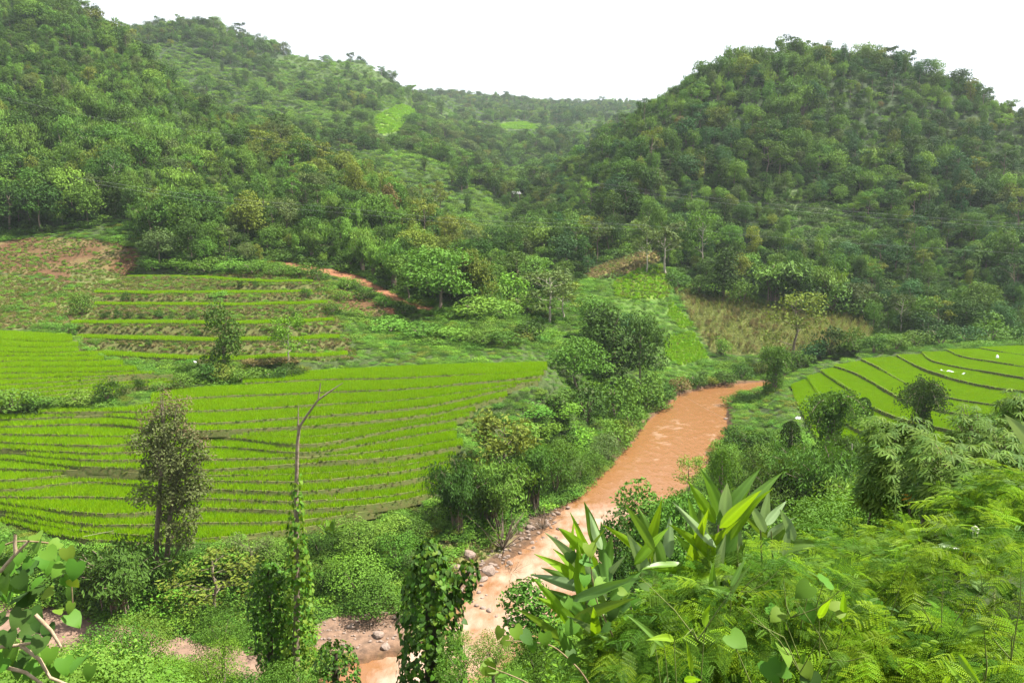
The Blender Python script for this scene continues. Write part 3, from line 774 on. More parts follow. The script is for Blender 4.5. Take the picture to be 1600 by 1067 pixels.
def joined(kind, pal, bark=None):
    key = ('j', kind, pal)
    if key not in _protos:
        name, seed = kind
        B, T = GEN[name](seed)
        for q in range(len(T.m)): T.m[q] = T.m[q] * 0 + 1
        off = B.n
        B.v += T.v; B.q += [q + off for q in T.q]; B.m += T.m; B.t += T.t
        _protos[key] = B.mesh(f'{name}_whole', [PAL[pal], bark or BARK])
    return _protos[key]
GEN = {
 'round': proto_round, 'tall': proto_tall, 'spread': proto_spread, 'airy': proto_airy, 'bamboo': proto_bamboo, 'bush': proto_bush,
 'round_far': lambda s: proto_round(s, 1300, .060), 'tall_far': lambda s: proto_tall(s, 1000, .056), 'spread_far': lambda s: proto_spread(s, 800, .06), 'bamboo_far': lambda s: proto_bamboo(s, 18, .10, 45),
 'round_near': lambda s: proto_round(s, 2600, .045), 'bush_near': lambda s: proto_bush(s, 2600, .045), 'bush_fine': lambda s: proto_bush(s, 5200, .028, 1.05, 10, .7),
 'bush_far': lambda s: proto_bush(s, 240, .16, 1.25), 'creeper': lambda s: proto_bush(s, 520, .11, 1.7, 6, .8), 'bamboo_near': lambda s: proto_bamboo(s, 34, .055, 170, .5),
 'tall_near': lambda s: proto_tall(s, 2400, .038), 'column': proto_column, 'fan': proto_fan,
 'umbrella': lambda s: proto_column(s, 2200, .032, ((0, .17), (.25, .15), (.5, .11), (.75, .12), (.9, .22), (1, .06)), (22, .36, .30, 230)),
 'shrub_thin': lambda s: proto_airy(s, 900, .045, .34, .08), 'airy_thin': lambda s: proto_airy(s, 1100, .04, .24, .25),
 'grass': lambda s: proto_grass(s), 'maize': lambda s: proto_maize(s), 'rice': lambda s: proto_rice(s), 'dead_bush': lambda s: proto_dead(s),
}
def proto_rice(seed):
    rng = np.random.default_rng(seed); B, T = Buf(), Buf()
    n = 95; c = rng.uniform(-.56, .56, (n, 2)); a = rng.uniform(0, 6.28, n); h = rng.uniform(.62, 1.0, n); w = rng.uniform(.03, .055, n); l = rng.uniform(.05, .22, n)
    al = rng.uniform(0, 6.28, n)
    b0 = np.stack([c[:, 0] - np.cos(a) * w, c[:, 1] - np.sin(a) * w, a * 0], 1); b1 = np.stack([c[:, 0] + np.cos(a) * w, c[:, 1] + np.sin(a) * w, a * 0], 1)
    t0 = np.stack([c[:, 0] + np.cos(al) * l + np.cos(a) * .006, c[:, 1] + np.sin(al) * l + np.sin(a) * .006, h], 1); t1 = t0 - np.stack([np.cos(a) * .012, np.sin(a) * .012, a * 0], 1)
    V = np.stack([b0, b1, t0, t1], 1).reshape(-1, 3)
    B.add(V, np.arange(n * 4).reshape(n, 4), 0, np.repeat(rng.uniform(.2, .8, n), 4)); T.tube(np.array([[0, 0, 0], [0, 0, .1]]), .004, 3)
    return B, T
def proto_grass(seed):
    rng = np.random.default_rng(seed); B, T = Buf(), Buf()
    n = 60; a = rng.uniform(0, 6.28, n); r = rng.uniform(.1, .5, n); c = np.stack([np.cos(a) * r * .8, np.sin(a) * r * .8, rng.uniform(.25, .6, n)], 1)
    B.leaves(c, rng.normal(0, .6, (n, 3)) + np.array([0, 0, .2]), .75, .07, rng, droop=0, tdir=np.stack([np.cos(a) * .5, np.sin(a) * .5, a * 0 + 1.2], 1), rand_t=.35)
    T.tube(np.array([[0, 0, 0], [0, 0, .1]]), .004, 3)
    return B, T
def proto_maize(seed):
    rng = np.random.default_rng(seed); B, T = Buf(), Buf()
    for i in range(3):
        b = rng.uniform(-.25, .25, 2); T.tube(np.array([[b[0], b[1], 0], [b[0] + .02, b[1], .5], [b[0], b[1] + .03, 1]]), [.018, .014, .006], 4)
        n = 9; a = np.arange(n) * 2.6 + i; z = np.linspace(.15, .95, n)
        c = np.stack([b[0] + np.cos(a) * .17, b[1] + np.sin(a) * .17, z + .05], 1)
        B.leaves(c, np.stack([np.cos(a) * .3, np.sin(a) * .3, a * 0 + 1], 1), .42, .06, rng, droop=.25, tdir=np.stack([np.cos(a), np.sin(a), a * 0 + .5], 1), rand_t=.2)
    return B, T
def proto_dead(seed):
    rng = np.random.default_rng(seed); B, T = Buf(), Buf()
    for i in range(26):
        d = unit(rng, 1)[0]; d[2] = abs(d[2]) + .5; d /= np.linalg.norm(d); q = np.array([0, 0, .02]) + d * .45 + rng.normal(0, .03, 3); e = q + (d + rng.normal(0, .3, 3)) * .45
        T.tube(np.stack([[0, 0, 0], q, e]), [.012, .007, .003], 4)
    B.leaves(rng.normal(0, .2, (20, 3)) + np.array([0, 0, .5]), rng.normal(size=(20, 3)), .06, .03, rng)
    return B, T
PAL['rice'] = leaf_mat('leaf_rice', (.180, .325, .004), rough=.55, trans=.35, spec=.06, hue=.006, val=.08, world_var=.08, tcol=(1.3, 1.25, .4), tint_amt=.4)
PAL['upland'] = leaf_mat('leaf_upland_rice', (.150, .30, .008), rough=.5, trans=.35, spec=.06, hue=.01, val=.12, world_var=.1, tcol=(1.3, 1.25, .5), tint_amt=.5)
PAL['maize'] = leaf_mat('leaf_dry_maize', (.155, .155, .040), rough=.7, trans=.25, hue=.04, val=.3, tcol=(1.2, 1.1, .6))
PAL['verge'] = leaf_mat('leaf_verge_grass', (.11, .16, .028), rough=.6, trans=.3, hue=.04, val=.35)
PAL['straw'] = leaf_mat('leaf_straw', (.17, .145, .06), rough=.7, trans=.2, hue=.03, val=.3, tcol=(1.2, 1.1, .7))

# ---------------------------------------------------------------- scatter of what nobody could count
_src = {}
def source(me):
    if me.name not in _src:
        _src[me.name] = bpy.data.objects.new(me.name, me)
    return _src[me.name]
def scatter(name, P, scl, rotz, idx, meshes, parent=None, label=None, cat=None, group=None, rot=None, kind='stuff'):
    P = np.asarray(P, float); n = len(P)
    me = bpy.data.meshes.new(name); me.vertices.add(n); me.vertices.foreach_set('co', P.astype(np.float32).ravel())
    scl = np.asarray(scl, float); scl = np.repeat(scl[:, None], 3, 1) if scl.ndim == 1 else scl
    if rot is None: rot = np.stack([np.zeros(n), np.zeros(n), rotz], 1)
    for nm, ty, key, val in (('scl', 'FLOAT_VECTOR', 'vector', scl), ('rot', 'FLOAT_VECTOR', 'vector', rot)):
        a = me.attributes.new(nm, ty, 'POINT'); a.data.foreach_set(key, np.ascontiguousarray(val, dtype=np.float32).ravel())
    a = me.attributes.new('idx', 'INT', 'POINT'); a.data.foreach_set('value', np.asarray(idx, dtype=np.int32))
    o = link(name, me, parent, label, cat, group, kind)
    ng = bpy.data.node_groups.new(name, 'GeometryNodeTree')
    ng.interface.new_socket('Geometry', in_out='INPUT', socket_type='NodeSocketGeometry'); ng.interface.new_socket('Geometry', in_out='OUTPUT', socket_type='NodeSocketGeometry')
    N, Lk = ng.nodes, ng.links
    gi, go, jn = N.new('NodeGroupInput'), N.new('NodeGroupOutput'), N.new('GeometryNodeJoinGeometry')
    def attr(nm, ty):
        q = N.new('GeometryNodeInputNamedAttribute'); q.data_type = ty; q.inputs['Name'].default_value = nm; return q.outputs['Attribute']
    aS, aR, aI = attr('scl', 'FLOAT_VECTOR'), attr('rot', 'FLOAT_VECTOR'), attr('idx', 'INT')
    for i, m_ in enumerate(meshes):
        oi = N.new('GeometryNodeObjectInfo'); oi.inputs['Object'].default_value = source(m_); oi.inputs['As Instance'].default_value = True; oi.transform_space = 'ORIGINAL'
        cp = N.new('FunctionNodeCompare'); cp.data_type = 'INT'; cp.operation = 'EQUAL'; Lk.new(aI, cp.inputs[2]); cp.inputs[3].default_value = i
        ip = N.new('GeometryNodeInstanceOnPoints')
        Lk.new(gi.outputs[0], ip.inputs['Points']); Lk.new(cp.outputs[0], ip.inputs['Selection']); Lk.new(oi.outputs['Geometry'], ip.inputs['Instance'])
        Lk.new(aR, ip.inputs['Rotation']); Lk.new(aS, ip.inputs['Scale']); Lk.new(ip.outputs[0], jn.inputs[0])
    Lk.new(jn.outputs[0], go.inputs[0])
    md = o.modifiers.new('scatter', 'NODES'); md.node_group = ng
    return o

# ---------------------------------------------------------------- paddies with their rice
MUD = rough_mat('paddy_mud', (.115, .078, .042), (.17, .12, .065), 2.5, .7, .3)
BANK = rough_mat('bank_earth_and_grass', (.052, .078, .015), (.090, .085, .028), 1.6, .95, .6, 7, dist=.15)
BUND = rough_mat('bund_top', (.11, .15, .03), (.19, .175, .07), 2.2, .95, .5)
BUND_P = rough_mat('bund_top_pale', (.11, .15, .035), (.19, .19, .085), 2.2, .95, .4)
_ord = ['lowest', 'second', 'third', 'fourth', 'fifth', 'sixth', 'seventh', 'eighth', 'ninth', 'tenth', 'eleventh', 'twelfth', 'thirteenth', 'fourteenth', 'fifteenth',
        'sixteenth', 'seventeenth', 'eighteenth', 'nineteenth', 'twentieth', 'topmost']
def strip_label(S):
    k = S['row']; o = _ord[k]
    if S['field'] == 'lower':
        p = S['piece'].strip(); p = {'': 'rice paddy strip,', 'western piece': 'rice paddy left of a cross bund,', 'eastern piece': 'rice paddy right of a cross bund,'}[p]
        return f'{p} {o} up in the lower left field' if k < 20 else f'{p} topmost in the lower left field'
    if S['field'] == 'upper': return f'narrow green rice paddy, {o} up from the hedge in upper left field' if k < 12 else 'narrow green rice paddy, topmost of the upper left field'
    if S['field'] == 'tier': return f'terrace shelf with thin rice line, {o} step below the left forest'
    w = {'far': 'far end', 'middle': 'middle', 'near': 'near end'}[S['piece']]
    return f'curved right bank paddy, {w} of {o} terrace up from river'
_grp = {'lower': 'rice paddies of the lower left field', 'upper': 'rice paddies of the upper left field', 'tier': 'terrace shelves below the left forest', 'right': 'rice paddies on the right bank'}
rice_me = [proto(('rice', 3), 'rice')[0], proto(('rice', 4), 'rice')[0]]
verge_me = [proto(('grass', 1), 'verge')[0], proto(('grass', 2), 'straw')[0]]
for S in STRIPS:
    F, B, z = S['F'], S['B'], S['z']
    n = len(F)
    # inward direction of the strip at each front point
    dirn = B - F; w = np.linalg.norm(dirn[:, :2], axis=1, keepdims=True) + 1e-6; dirn = dirn / w
    dirn[:, 2] = 0
    root = link('rice_paddy', mesh_np('rice_paddy', np.concatenate([F + dirn * .05, B + dirn * .25]) + 0.0, np.array([[i, i + 1, n + i + 1, n + i] for i in range(n - 1)]), [MUD]),
                None, strip_label(S), 'rice paddy', _grp[S['field']])
    # bank: from the bund down to below the next strip, with an uneven face
    s_ = np.cumsum(np.r_[0, np.hypot(*np.diff(F[:, :2], axis=0).T)])
    wob = (vnoise(s_ * .8, s_ * 0 + S['row']) - .5)[:, None]
    bh = .26 if S['field'] == 'right' else .12
    rows = [F + dirn * (.34 if S['field'] == 'right' else .26) - [0, 0, .02], F + dirn * (.28 if S['field'] == 'right' else .20) + [0, 0, bh] + wob * [0, 0, .08], F + dirn * .04 + [0, 0, bh + .01] + wob * [0, 0, .08], F - dirn * .06 + [0, 0, -.05] + wob * .1,
            F - dirn * (.28 + .1 * wob) - [0, 0, S['drop'] * .55], F - dirn * .42 - [0, 0, S['drop']]]
    V = np.concatenate(rows)
    Qb = np.array([[r * n + i, r * n + i + 1, (r + 1) * n + i + 1, (r + 1) * n + i] for r in range(2) for i in range(n - 1)])
    Qk = np.array([[r * n + i, r * n + i + 1, (r + 1) * n + i + 1, (r + 1) * n + i] for r in range(2, 5) for i in range(n - 1)])
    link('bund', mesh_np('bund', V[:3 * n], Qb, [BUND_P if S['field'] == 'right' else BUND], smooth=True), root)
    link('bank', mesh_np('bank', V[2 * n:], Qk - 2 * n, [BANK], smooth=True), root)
    if S['cut']:                                     # low cross bund that closes the piece
        a, b = F[0], B[0]; t = np.linspace(0, 1, 7)[:, None]; c = a * (1 - t) + b * t
        ax = np.array([1., 0, 0]) if S['field'] == 'lower' else (F[1] - F[0]) / np.linalg.norm(F[1] - F[0])
        cw, ch_ = (.15, .30) if S['field'] == 'right' else (.12, .16)
        Vc = np.concatenate([c - ax * cw * 1.7 - [0, 0, .15], c - ax * cw + [0, 0, ch_], c + ax * cw + [0, 0, ch_], c + ax * cw * 1.7 - [0, 0, .15]])
        link('bund', mesh_np('cross_bund', Vc, np.array([[r * 7 + i, r * 7 + i + 1, (r + 1) * 7 + i + 1, (r + 1) * 7 + i] for r in range(3) for i in range(6)]), [BUND_P if S['field'] == 'right' else BUND]), root)
    rg = np.random.default_rng(S['row'] + 31)
    # rice in rows parallel to the bund, clear of the bund in front and of the next bank behind
    P = []
    for i in range(n - 1):
        l = np.hypot(*(F[i + 1] - F[i])[:2]); nu = max(1, int(round(l / .62)))
        for u in (np.arange(nu) + .5) / nu:
            f = F[i] * (1 - u) + F[i + 1] * u; d_ = dirn[i] * (1 - u) + dirn[i + 1] * u; ww = (w[i, 0] * (1 - u) + w[i + 1, 0] * u) - S['gap'] - .52
            if ww < 0: continue
            for v in np.linspace(0, ww, int(ww / .62) + 1): P.append(f + d_ * (v + .52))
    P = np.array(P).reshape(-1, 3)
    if len(P):
        P = P + np.c_[rg.uniform(-.08, .08, (len(P), 2)), np.full(len(P), .0)]
        hs = rg.uniform(.52, .60, len(P))
        scatter('rice_plants', P, np.stack([np.full(len(P), .85), np.full(len(P), .85), hs], 1), rg.uniform(0, 6.28, len(P)), rg.integers(0, 2, len(P)), rice_me, root)
    # grass along the bund and bank
    k = int(s_[-1] / (.55 if S['field'] != 'tier' else .4)); u = rg.uniform(0, s_[-1], k)
    G = np.stack([np.interp(u, s_, F[:, j]) for j in range(3)], 1); dd = np.stack([np.interp(u, s_, dirn[:, j]) for j in range(3)], 1)
    off = rg.uniform(-.32, .22 if S['field'] != 'right' else -.02, k)
    G = G + dd * off[:, None]; G[:, 2] += np.where(off < -.08, -.1 + (off + .08) * 1.6, .05)
    scatter('verge_grass', G, rg.uniform(.16, .34, k), rg.uniform(0, 6.28, k), (rg.random(k) < (.6 if S['field'] == 'right' else .15)).astype(int), verge_me, root)
# ---------------------------------------------------------------- a plant as a thing: root, crown and wood
def place(name, cat, kind, pal, loc, h, w, label, group=None, rz=None, bark=None, parts=('crown', 'trunk'), tilt=0.0):
    cr, wd = proto(kind, pal, bark)
    r = thing(name, label, cat, loc, RNG.uniform(0, 6.28) if rz is None else rz, group, (w, w, h))
    if tilt: r.rotation_euler[0] = RNG.normal(0, tilt); r.rotation_euler[1] = RNG.normal(0, tilt)
    link(parts[0], cr, r); link(parts[1], wd, r)
    return r
def plant(name, cat, kind, pal, px, py, hpx, wpx, label, group=None, bark=None, parts=('crown', 'trunk'), sink=.02, dmin=20, wn=.95):
    """Plant standing where the ground shows at (px, py), hpx and wpx tall and wide in the photograph."""
    g = hit(px, py, dmin); dep = proj(g)[2]
    eh, ew = extent(proto(kind, pal, bark)[0])
    h = hpx * dep / FPX / CP / eh; w = wpx * dep / FPX / ew
    g = g - np.array([0, 0, sink * h])
    return place(name, cat, kind, pal, g, h, w, label, group, bark=bark, parts=parts)

def over_clearing(P, h):
    """True for plants that would stand in front of the planted clearings."""
    q = proj(P + np.array([0, 0, h])); r = np.zeros(len(P), bool)
    for k in ('bright_far', 'bright_far_b'): r |= inpoly(q[0], q[1], ZONES[k][0]) & (P[:, 1] > 330)
    return r
# ---------------------------------------------------------------- forest on the hills
_YE = ([-700, 0, 200, 240, 320, 450, 560, 640, 740, 800, 900, 1000, 1100, 1200, 1300, 1450, 1600, 2300],
       [231, 232, 232, 210, 212, 213, 207, 192, 184, 212, 236, 262, 252, 245, 217, 214, 213, 213])
def jitter(x0, x1, y0, y1, s, rng, j=.42):
    gx, gy = np.meshgrid(np.arange(x0, x1, s), np.arange(y0, y1, s))
    gx = gx + (np.arange(gx.shape[0]) % 2)[:, None] * s / 2
    return gx.ravel() + rng.uniform(-j, j, gx.size) * s, gy.ravel() + rng.uniform(-j, j, gy.size) * s
rg = np.random.default_rng(21)
_X, _Y = [], []
for (y0, y1, s, hx) in ((175, 430, 4.9, 330), (430, 700, 6.6, 560), (700, 1750, 9.5, 1150)):
    a, b = jitter(-hx, hx, y0, y1, s, rg); _X.append(a); _Y.append(b)
FX = np.concatenate(_X); FY = np.concatenate(_Y)
FPc = 800 + FPX / CP * FX / FY
ok = (FY > np.interp(FPc, *_YE)) & (FPc > -250) & (FPc < 1850)
FX, FY, FPc = FX[ok], FY[ok], FPc[ok]
FP = np.stack([FX, FY, ground(FX, FY)], 1)
FZ = zone_of(FP)
_pale = FZ['pale_far'] | FZ['pale_mid'] | FZ['pale_valley'] | FZ['green_gap'] | FZ['banana'] | ((FY > 560) & (fbm(FX + 300, FY, 130, 3) > .50))
_none = FZ['red_slope'] | FZ['corn'] | FZ['tan_knoll'] | FZ['upland_a'] | FZ['upland_b'] | FZ['upland_c'] | FZ['bright_far'] | FZ['bright_far_b'] | FZ['trail']
keep = ~_none & (~_pale | ((fbm(FX, FY, 28, 3) > np.where(FZ['pale_far'], .53, .60)) & (rg.random(len(FX)) < .75)) | (rg.random(len(FX)) < .05)) & visible(FP, 26)
for _dz in (4.0, 9.0): keep &= ~over_clearing(FP, _dz)
FP = FP[keep]; FPc = FPc[keep]; FZ = {k: v[keep] for k, v in FZ.items()}
n = len(FP)
_big = fbm(FP[:, 0], FP[:, 1], 42, 3)
u = rg.random(n)
left = FPc < 780
kinds = np.full(n, 'round', dtype='U12'); kinds[u < .30] = 'tall'; kinds[u > .90] = 'spread'
bam = (FZ['bamboo_left'] & (rg.random(n) < .8)) | ((_big > np.where(left, .51, .57)) & (rg.random(n) < .6) & (FP[:, 1] < 430)) | (rg.random(n) < .04)
kinds[bam] = 'bamboo'
u2 = rg.random(n)
pals = np.where(u2 < .42, 'dark', np.where(u2 < .82, 'mid', np.where(u2 < .93, 'grey', 'olive'))).astype('U12')
ol = FZ['olive_ridge'] & (rg.random(n) < .55); pals[ol] = 'olive'
rt = (FPc > 860) & (rg.random(n) < .25); pals[rt] = 'bluish'
lt = (rg.random(n) < .09) & ~bam; pals[lt] = 'light'
pals[bam] = np.where(rg.random(bam.sum()) < .5, 'light', 'mid')
pals[(rg.random(n) < .002)] = 'dry'
far = FP[:, 1] > 430
_szn = np.clip((fbm(FP[:, 0] + 200, FP[:, 1], 55, 3) - .47) * 3.2 + 1.0, .62, 1.5)
FH = np.where(far, rg.uniform(6, 11, n), 5.2 + 8.5 * rg.random(n) ** 1.5); FH *= np.where(kinds == 'spread', 1.2, 1) * np.where(rg.random(n) < .10, 1.4, 1)
FH = np.minimum(FH * np.where(far, 1, _szn), 15.0)
FW = FH * np.where(kinds == 'tall', rg.uniform(.75, 1.1, n), np.where(kinds == 'spread', .95, rg.uniform(.72, 1.15, n)))
FW *= np.where(far, 1.25, 1.0)
seeds = rg.integers(1, 4, n)
PALN = {'dark': 'dark green', 'mid': 'mid green', 'grey': 'grey green', 'olive': 'olive yellow', 'light': 'light green', 'bluish': 'bluish green', 'dry': 'dry brown'}
vis = visible(FP + np.c_[np.zeros((n, 2)), FH * .45], 0)
px, py, dep = proj(FP + np.c_[np.zeros((n, 2)), FH * .5])
inframe = (px > -10) & (px < 1610) & (py > -5)
size = FH / dep * (vis & inframe)
single = np.zeros(n, bool)
nb = kinds == 'bamboo'
single[np.where(~nb)[0][np.argsort(-size[~nb])[:300]]] = True
single[np.where(nb)[0][np.argsort(-size[nb])[:130]]] = True
single &= size > 0
for i in np.where(single)[0]:
    hill = 'forested slope above the left terraces' if left[i] else 'forested hill across the river at right'
    P = FP[i] - [0, 0, .3]
    if kinds[i] == 'bamboo':
        lb = f'{PALN[pals[i]]} arching bamboo clump on the {hill}'
        place('bamboo_clump', 'bamboo', ('bamboo', int(seeds[i])), pals[i], P, FH[i], FW[i], lb, lb.replace('clump', 'clumps'), parts=('foliage', 'culms'))
    else:
        sh = {'round': 'round crowned tree', 'tall': 'narrow tall tree', 'spread': 'open spreading tree'}[kinds[i]]
        lb = f'{PALN[pals[i]]} {sh} on the {hill}'
        place('forest_tree', 'tree', (str(kinds[i]), int(seeds[i])), pals[i], P, FH[i], FW[i], lb, lb.replace('tree', 'trees'), bark=BARK_PALE if kinds[i] == 'spread' and i % 4 == 0 else BARK)
# all the others, one wood per hill
combos = sorted({(k + '_far', int(s), p) for k, s, p in zip(kinds, seeds, pals)})
cidx = {c: i for i, c in enumerate(combos)}
ci = np.array([cidx[(k + '_far', int(s), p)] for k, s, p in zip(kinds, seeds, pals)])
cm = [joined((k, s), p) for k, s, p in combos]
mk = ~single
scatter('forest', FP[mk] - [0, 0, .4], np.stack([FW, FW, FH], 1)[mk], rg.uniform(0, 6.28, mk.sum()), ci[mk], cm,
        label='dense mixed forest covering the hills all round the valley', cat='forest')
# undergrowth of the hills
_X, _Y = [], []
for (y0, y1, s, hx) in ((175, 330, 3.0, 300), (330, 480, 3.8, 400), (480, 800, 4.8, 640), (800, 1750, 7.5, 1150)):
    a, b = jitter(-hx, hx, y0, y1, s, rg); _X.append(a); _Y.append(b)
UX = np.concatenate(_X); UY = np.concatenate(_Y); UPc = 800 + FPX / CP * UX / UY
ok = (UY > np.interp(UPc, *_YE) - 1) & (UPc > -250) & (UPc < 1850)
UP = np.stack([UX, UY, ground(UX, UY)], 1)[ok]
UZ = zone_of(UP)
bad = UZ['red_slope'] | UZ['corn'] | UZ['tan_knoll'] | UZ['upland_a'] | UZ['upland_b'] | UZ['upland_c'] | UZ['bright_far'] | UZ['bright_far_b'] | UZ['trail']
ok = ~bad & ~over_clearing(UP, 2.5) & visible(UP, 12); UP = UP[ok]; UZ = {k: v[ok] for k, v in UZ.items()}
n = len(UP); pale = UZ['pale_far'] | UZ['pale_mid'] | UZ['pale_valley'] | UZ['green_gap'] | ((UP[:, 1] > 560) & (fbm(UP[:, 0] + 300, UP[:, 1], 130, 3) > .50))
up = [proto(('bush_far', s), p)[0] for p in ('dark', 'mid', 'light', 'fresh', 'olive') for s in (1, 2)]
t = rg.random(n)
pi = np.where(pale, np.where(t < .52, 2, np.where(t < .70, 3, np.where(t < .92, 1, 0))), np.where(t < .72, 0, np.where(t < .95, 1, 2)))  # dark leaves weighted up: shade of the forest gaps put into the colour
uh = rg.uniform(1.5, 3.3, n) * np.where(pale, .95, 1) * np.where(UP[:, 1] > 480, 1.25, 1)
scatter('hill_undergrowth', UP - np.c_[np.zeros((n, 2)), uh * .15], np.stack([uh * 1.5, uh * 1.5, uh], 1), rg.uniform(0, 6.28, n), pi * 2 + rg.integers(0, 2, n), up,
        label='low shrubs and saplings filling the gaps between forest trees', cat='undergrowth')

# ---------------------------------------------------------------- valley ground cover
_X, _Y = [], []
for (y0, y1, s) in ((48, 90, .85), (90, 130, 1.05), (130, 262, 1.45)):
    a, b = jitter(-150, 190, y0, y1, s, rg, .48); _X.append(a); _Y.append(b)
VX = np.concatenate(_X); VY = np.concatenate(_Y); VPc = 800 + FPX / CP * VX / VY
ok = (VY < np.interp(VPc, *_YE) + 2) & (VPc > -180) & (VPc < 1800)
VX, VY = VX[ok], VY[ok]
fd, _ = field_near(VX, VY); rd = dpoly(VX, VY, RIVER); ri = inpoly(VX, VY, RIVER)
VP = np.stack([VX, VY, ground(VX, VY)], 1); VZ = zone_of(VP)
soil = VZ['red_slope'] | VZ['red_scar'] | VZ['red_spot'] | VZ['trail'] | VZ['gravel_a'] | VZ['gravel_b'] | VZ['rocky_bank'] | VZ['corn'] | VZ['tan_knoll'] | VZ['upland_a'] | VZ['upland_b'] | VZ['upland_c']
tierz = inpoly(*proj(VP)[:2], [(105, 420), (500, 420), (555, 560), (300, 600), (140, 560)]) & (VY > 138) & (VY < 205)
grassy = (tierz | VZ['meadow_left'] | VZ['grass_bank'])
ok = (fd > .9) & ~ri & (rd > .7) & ~soil & ~(grassy & (rg.random(len(VX)) < .93))
fade = np.clip((fd - .5) / 3.0, .62, 1)
Q = VP[ok]; n = len(Q); fq = fade[ok]
lump = fbm(Q[:, 0], Q[:, 1], 11, 3); l2 = fbm(Q[:, 0] + 90, Q[:, 1], 25, 2)
vh = (.62 + 2.4 * np.clip(lump - .33, 0, .5)) * rg.uniform(.6, 1.35, n) * fq * np.where(rg.random(n) < .05, 1.7, 1)
vpal = ['creeper', 'fresh', 'mid', 'light', 'olive', 'dark']
t = rg.random(n) + (l2 - .45) * .8
pi = np.where(t < .34, 0, np.where(t < .5, 1, np.where(t < .72, 2, np.where(t < .88, 3, np.where(t < .96, 4, 5)))))
kg = VZ['knoll_green'][ok]; pi = np.where(kg & (pi > 1), rg.integers(0, 2, n), pi); vh = np.where(kg, vh * .75, vh)
vm = [proto(('creeper', s), p)[0] for p in vpal for s in (1, 2)]
scatter('undergrowth', Q - np.c_[np.zeros((n, 2)), vh * .2], np.stack([vh * 1.5 + .3, vh * 1.5 + .3, vh], 1), rg.uniform(0, 6.28, n), pi * 2 + rg.integers(0, 2, n), vm,
        label='tangled green creepers and low shrubs over the river banks', cat='undergrowth')
# crops and grass on the open slopes
def patch(name, mask_fn, s, y0, y1, h, w, meshes, wts, label, cat, thin=1.0):
    X, Y = jitter(-150 if y1 < 400 else -500, 150, y0, y1, s, rg, .5); P = np.stack([X, Y, ground(X, Y)], 1); f, _ = field_near(X, Y)
    m_ = mask_fn(P, zone_of(P), f) & (rg.random(len(X)) < thin); P = P[m_]; k = len(P)
    hh = rg.uniform(*h, k); ww = hh * w
    return scatter(name, P - [0, 0, .05], np.stack([ww, ww, hh], 1), rg.uniform(0, 6.28, k), rg.choice(len(meshes), k, p=wts), meshes, label=label, cat=cat)
mz = [proto(('maize', 1), 'maize')[0], proto(('maize', 2), 'maize')[0], proto(('maize', 3), 'olive')[0], proto(('grass', 3), 'straw')[0]]
patch('maize_field', lambda P, Z, f: Z['corn'], .95, 180, 250, (1.5, 2.3), .75, mz, [.20, .15, .50, .15], 'drying tan maize field on the slope above the river bend', 'maize field')
uq = [proto(('grass', 1), 'upland')[0], proto(('grass', 2), 'upland')[0], proto(('grass', 4), 'verge')[0]]
patch('upland_rice', lambda P, Z, f: Z['upland_a'] | Z['upland_b'], .6, 170, 260, (.6, .95), 1.2, uq, [.5, .48, .02], 'bright green dry rice patches on the bank left of the maize', 'rice')
patch('hill_grass', lambda P, Z, f: Z['upland_c'], .75, 170, 275, (.6, 1.1), 1.2, uq, [.35, .3, .35], 'green grassy plot on the knoll below the pale trunked tree', 'grass')
patch('dry_grass', lambda P, Z, f: Z['tan_knoll'], .9, 195, 280, (.4, .9), 1.2, [proto(('grass', 5), 'straw')[0], proto(('grass', 6), 'verge')[0]], [.75, .25], 'dry tan stubble on the knoll beside the pale trunked tree', 'grass')
gg = [proto(('grass', 7), 'verge')[0], proto(('grass', 8), 'straw')[0], proto(('creeper', 1), 'fresh')[0]]
def _tier(P, Z, f):
    q = proj(P); return ((inpoly(q[0], q[1], [(105, 415), (500, 415), (560, 560), (300, 605), (130, 560)]) & (P[:, 1] > 138) & (P[:, 1] < 206)) | Z['meadow_left'] | Z['grass_bank']) & (f > .8) & ~Z['red_slope'] & ~Z['trail']
_bare = lambda P: fbm(P[:, 0], P[:, 1] * 2.2, 8, 3)
patch('bank_grass', lambda P, Z, f: _tier(P, Z, f) & (_bare(P) < .70), .72, 70, 206, (.35, .8), 1.3, gg, [.48, .42, .10], 'short rough grass on the sloping banks between the hillside terraces', 'grass')
patch('slope_weeds', lambda P, Z, f: (Z['red_slope'] | Z['red_scar']) & (_bare(P) > .30), .85, 150, 240, (.3, .75), 1.4, gg, [.45, .35, .20], 'thin weeds and dry stalks on the red earth slope', 'weeds', .8)
fg = [proto(('grass', 9), 'upland')[0]]
patch('clearing_grass', lambda P, Z, f: Z['bright_far'] | Z['bright_far_b'], 2.0, 380, 1400, (1.2, 1.8), 2.0, fg, [1.0], 'bright green clearings planted high on the distant hills', 'grass')

# ---------------------------------------------------------------- trees and shrubs one can tell apart
B_ = 'bush'
def bush(px, py, h, w, pal, label, group=None, kind=None, name='shrub'):
    return plant(name, 'shrub', kind or ('bush_near' if py > 720 else 'bush', int(RNG.integers(1, 4))), pal, px, py, h, w, label, group, parts=('foliage', 'stems'))
def tree(px, py, h, w, kind, pal, label, bark=None, group=None, seed=None):
    return plant('tree', 'tree', (kind, int(seed or RNG.integers(1, 5))), pal, px, py, h, w, label, group, bark=bark)
def bamboo(px, py, h, w, pal, label, group=None, kind='bamboo'):
    return plant('bamboo_clump', 'bamboo', (kind, int(RNG.integers(1, 4))), pal, px, py, h, w, label, group, parts=('foliage', 'culms'))
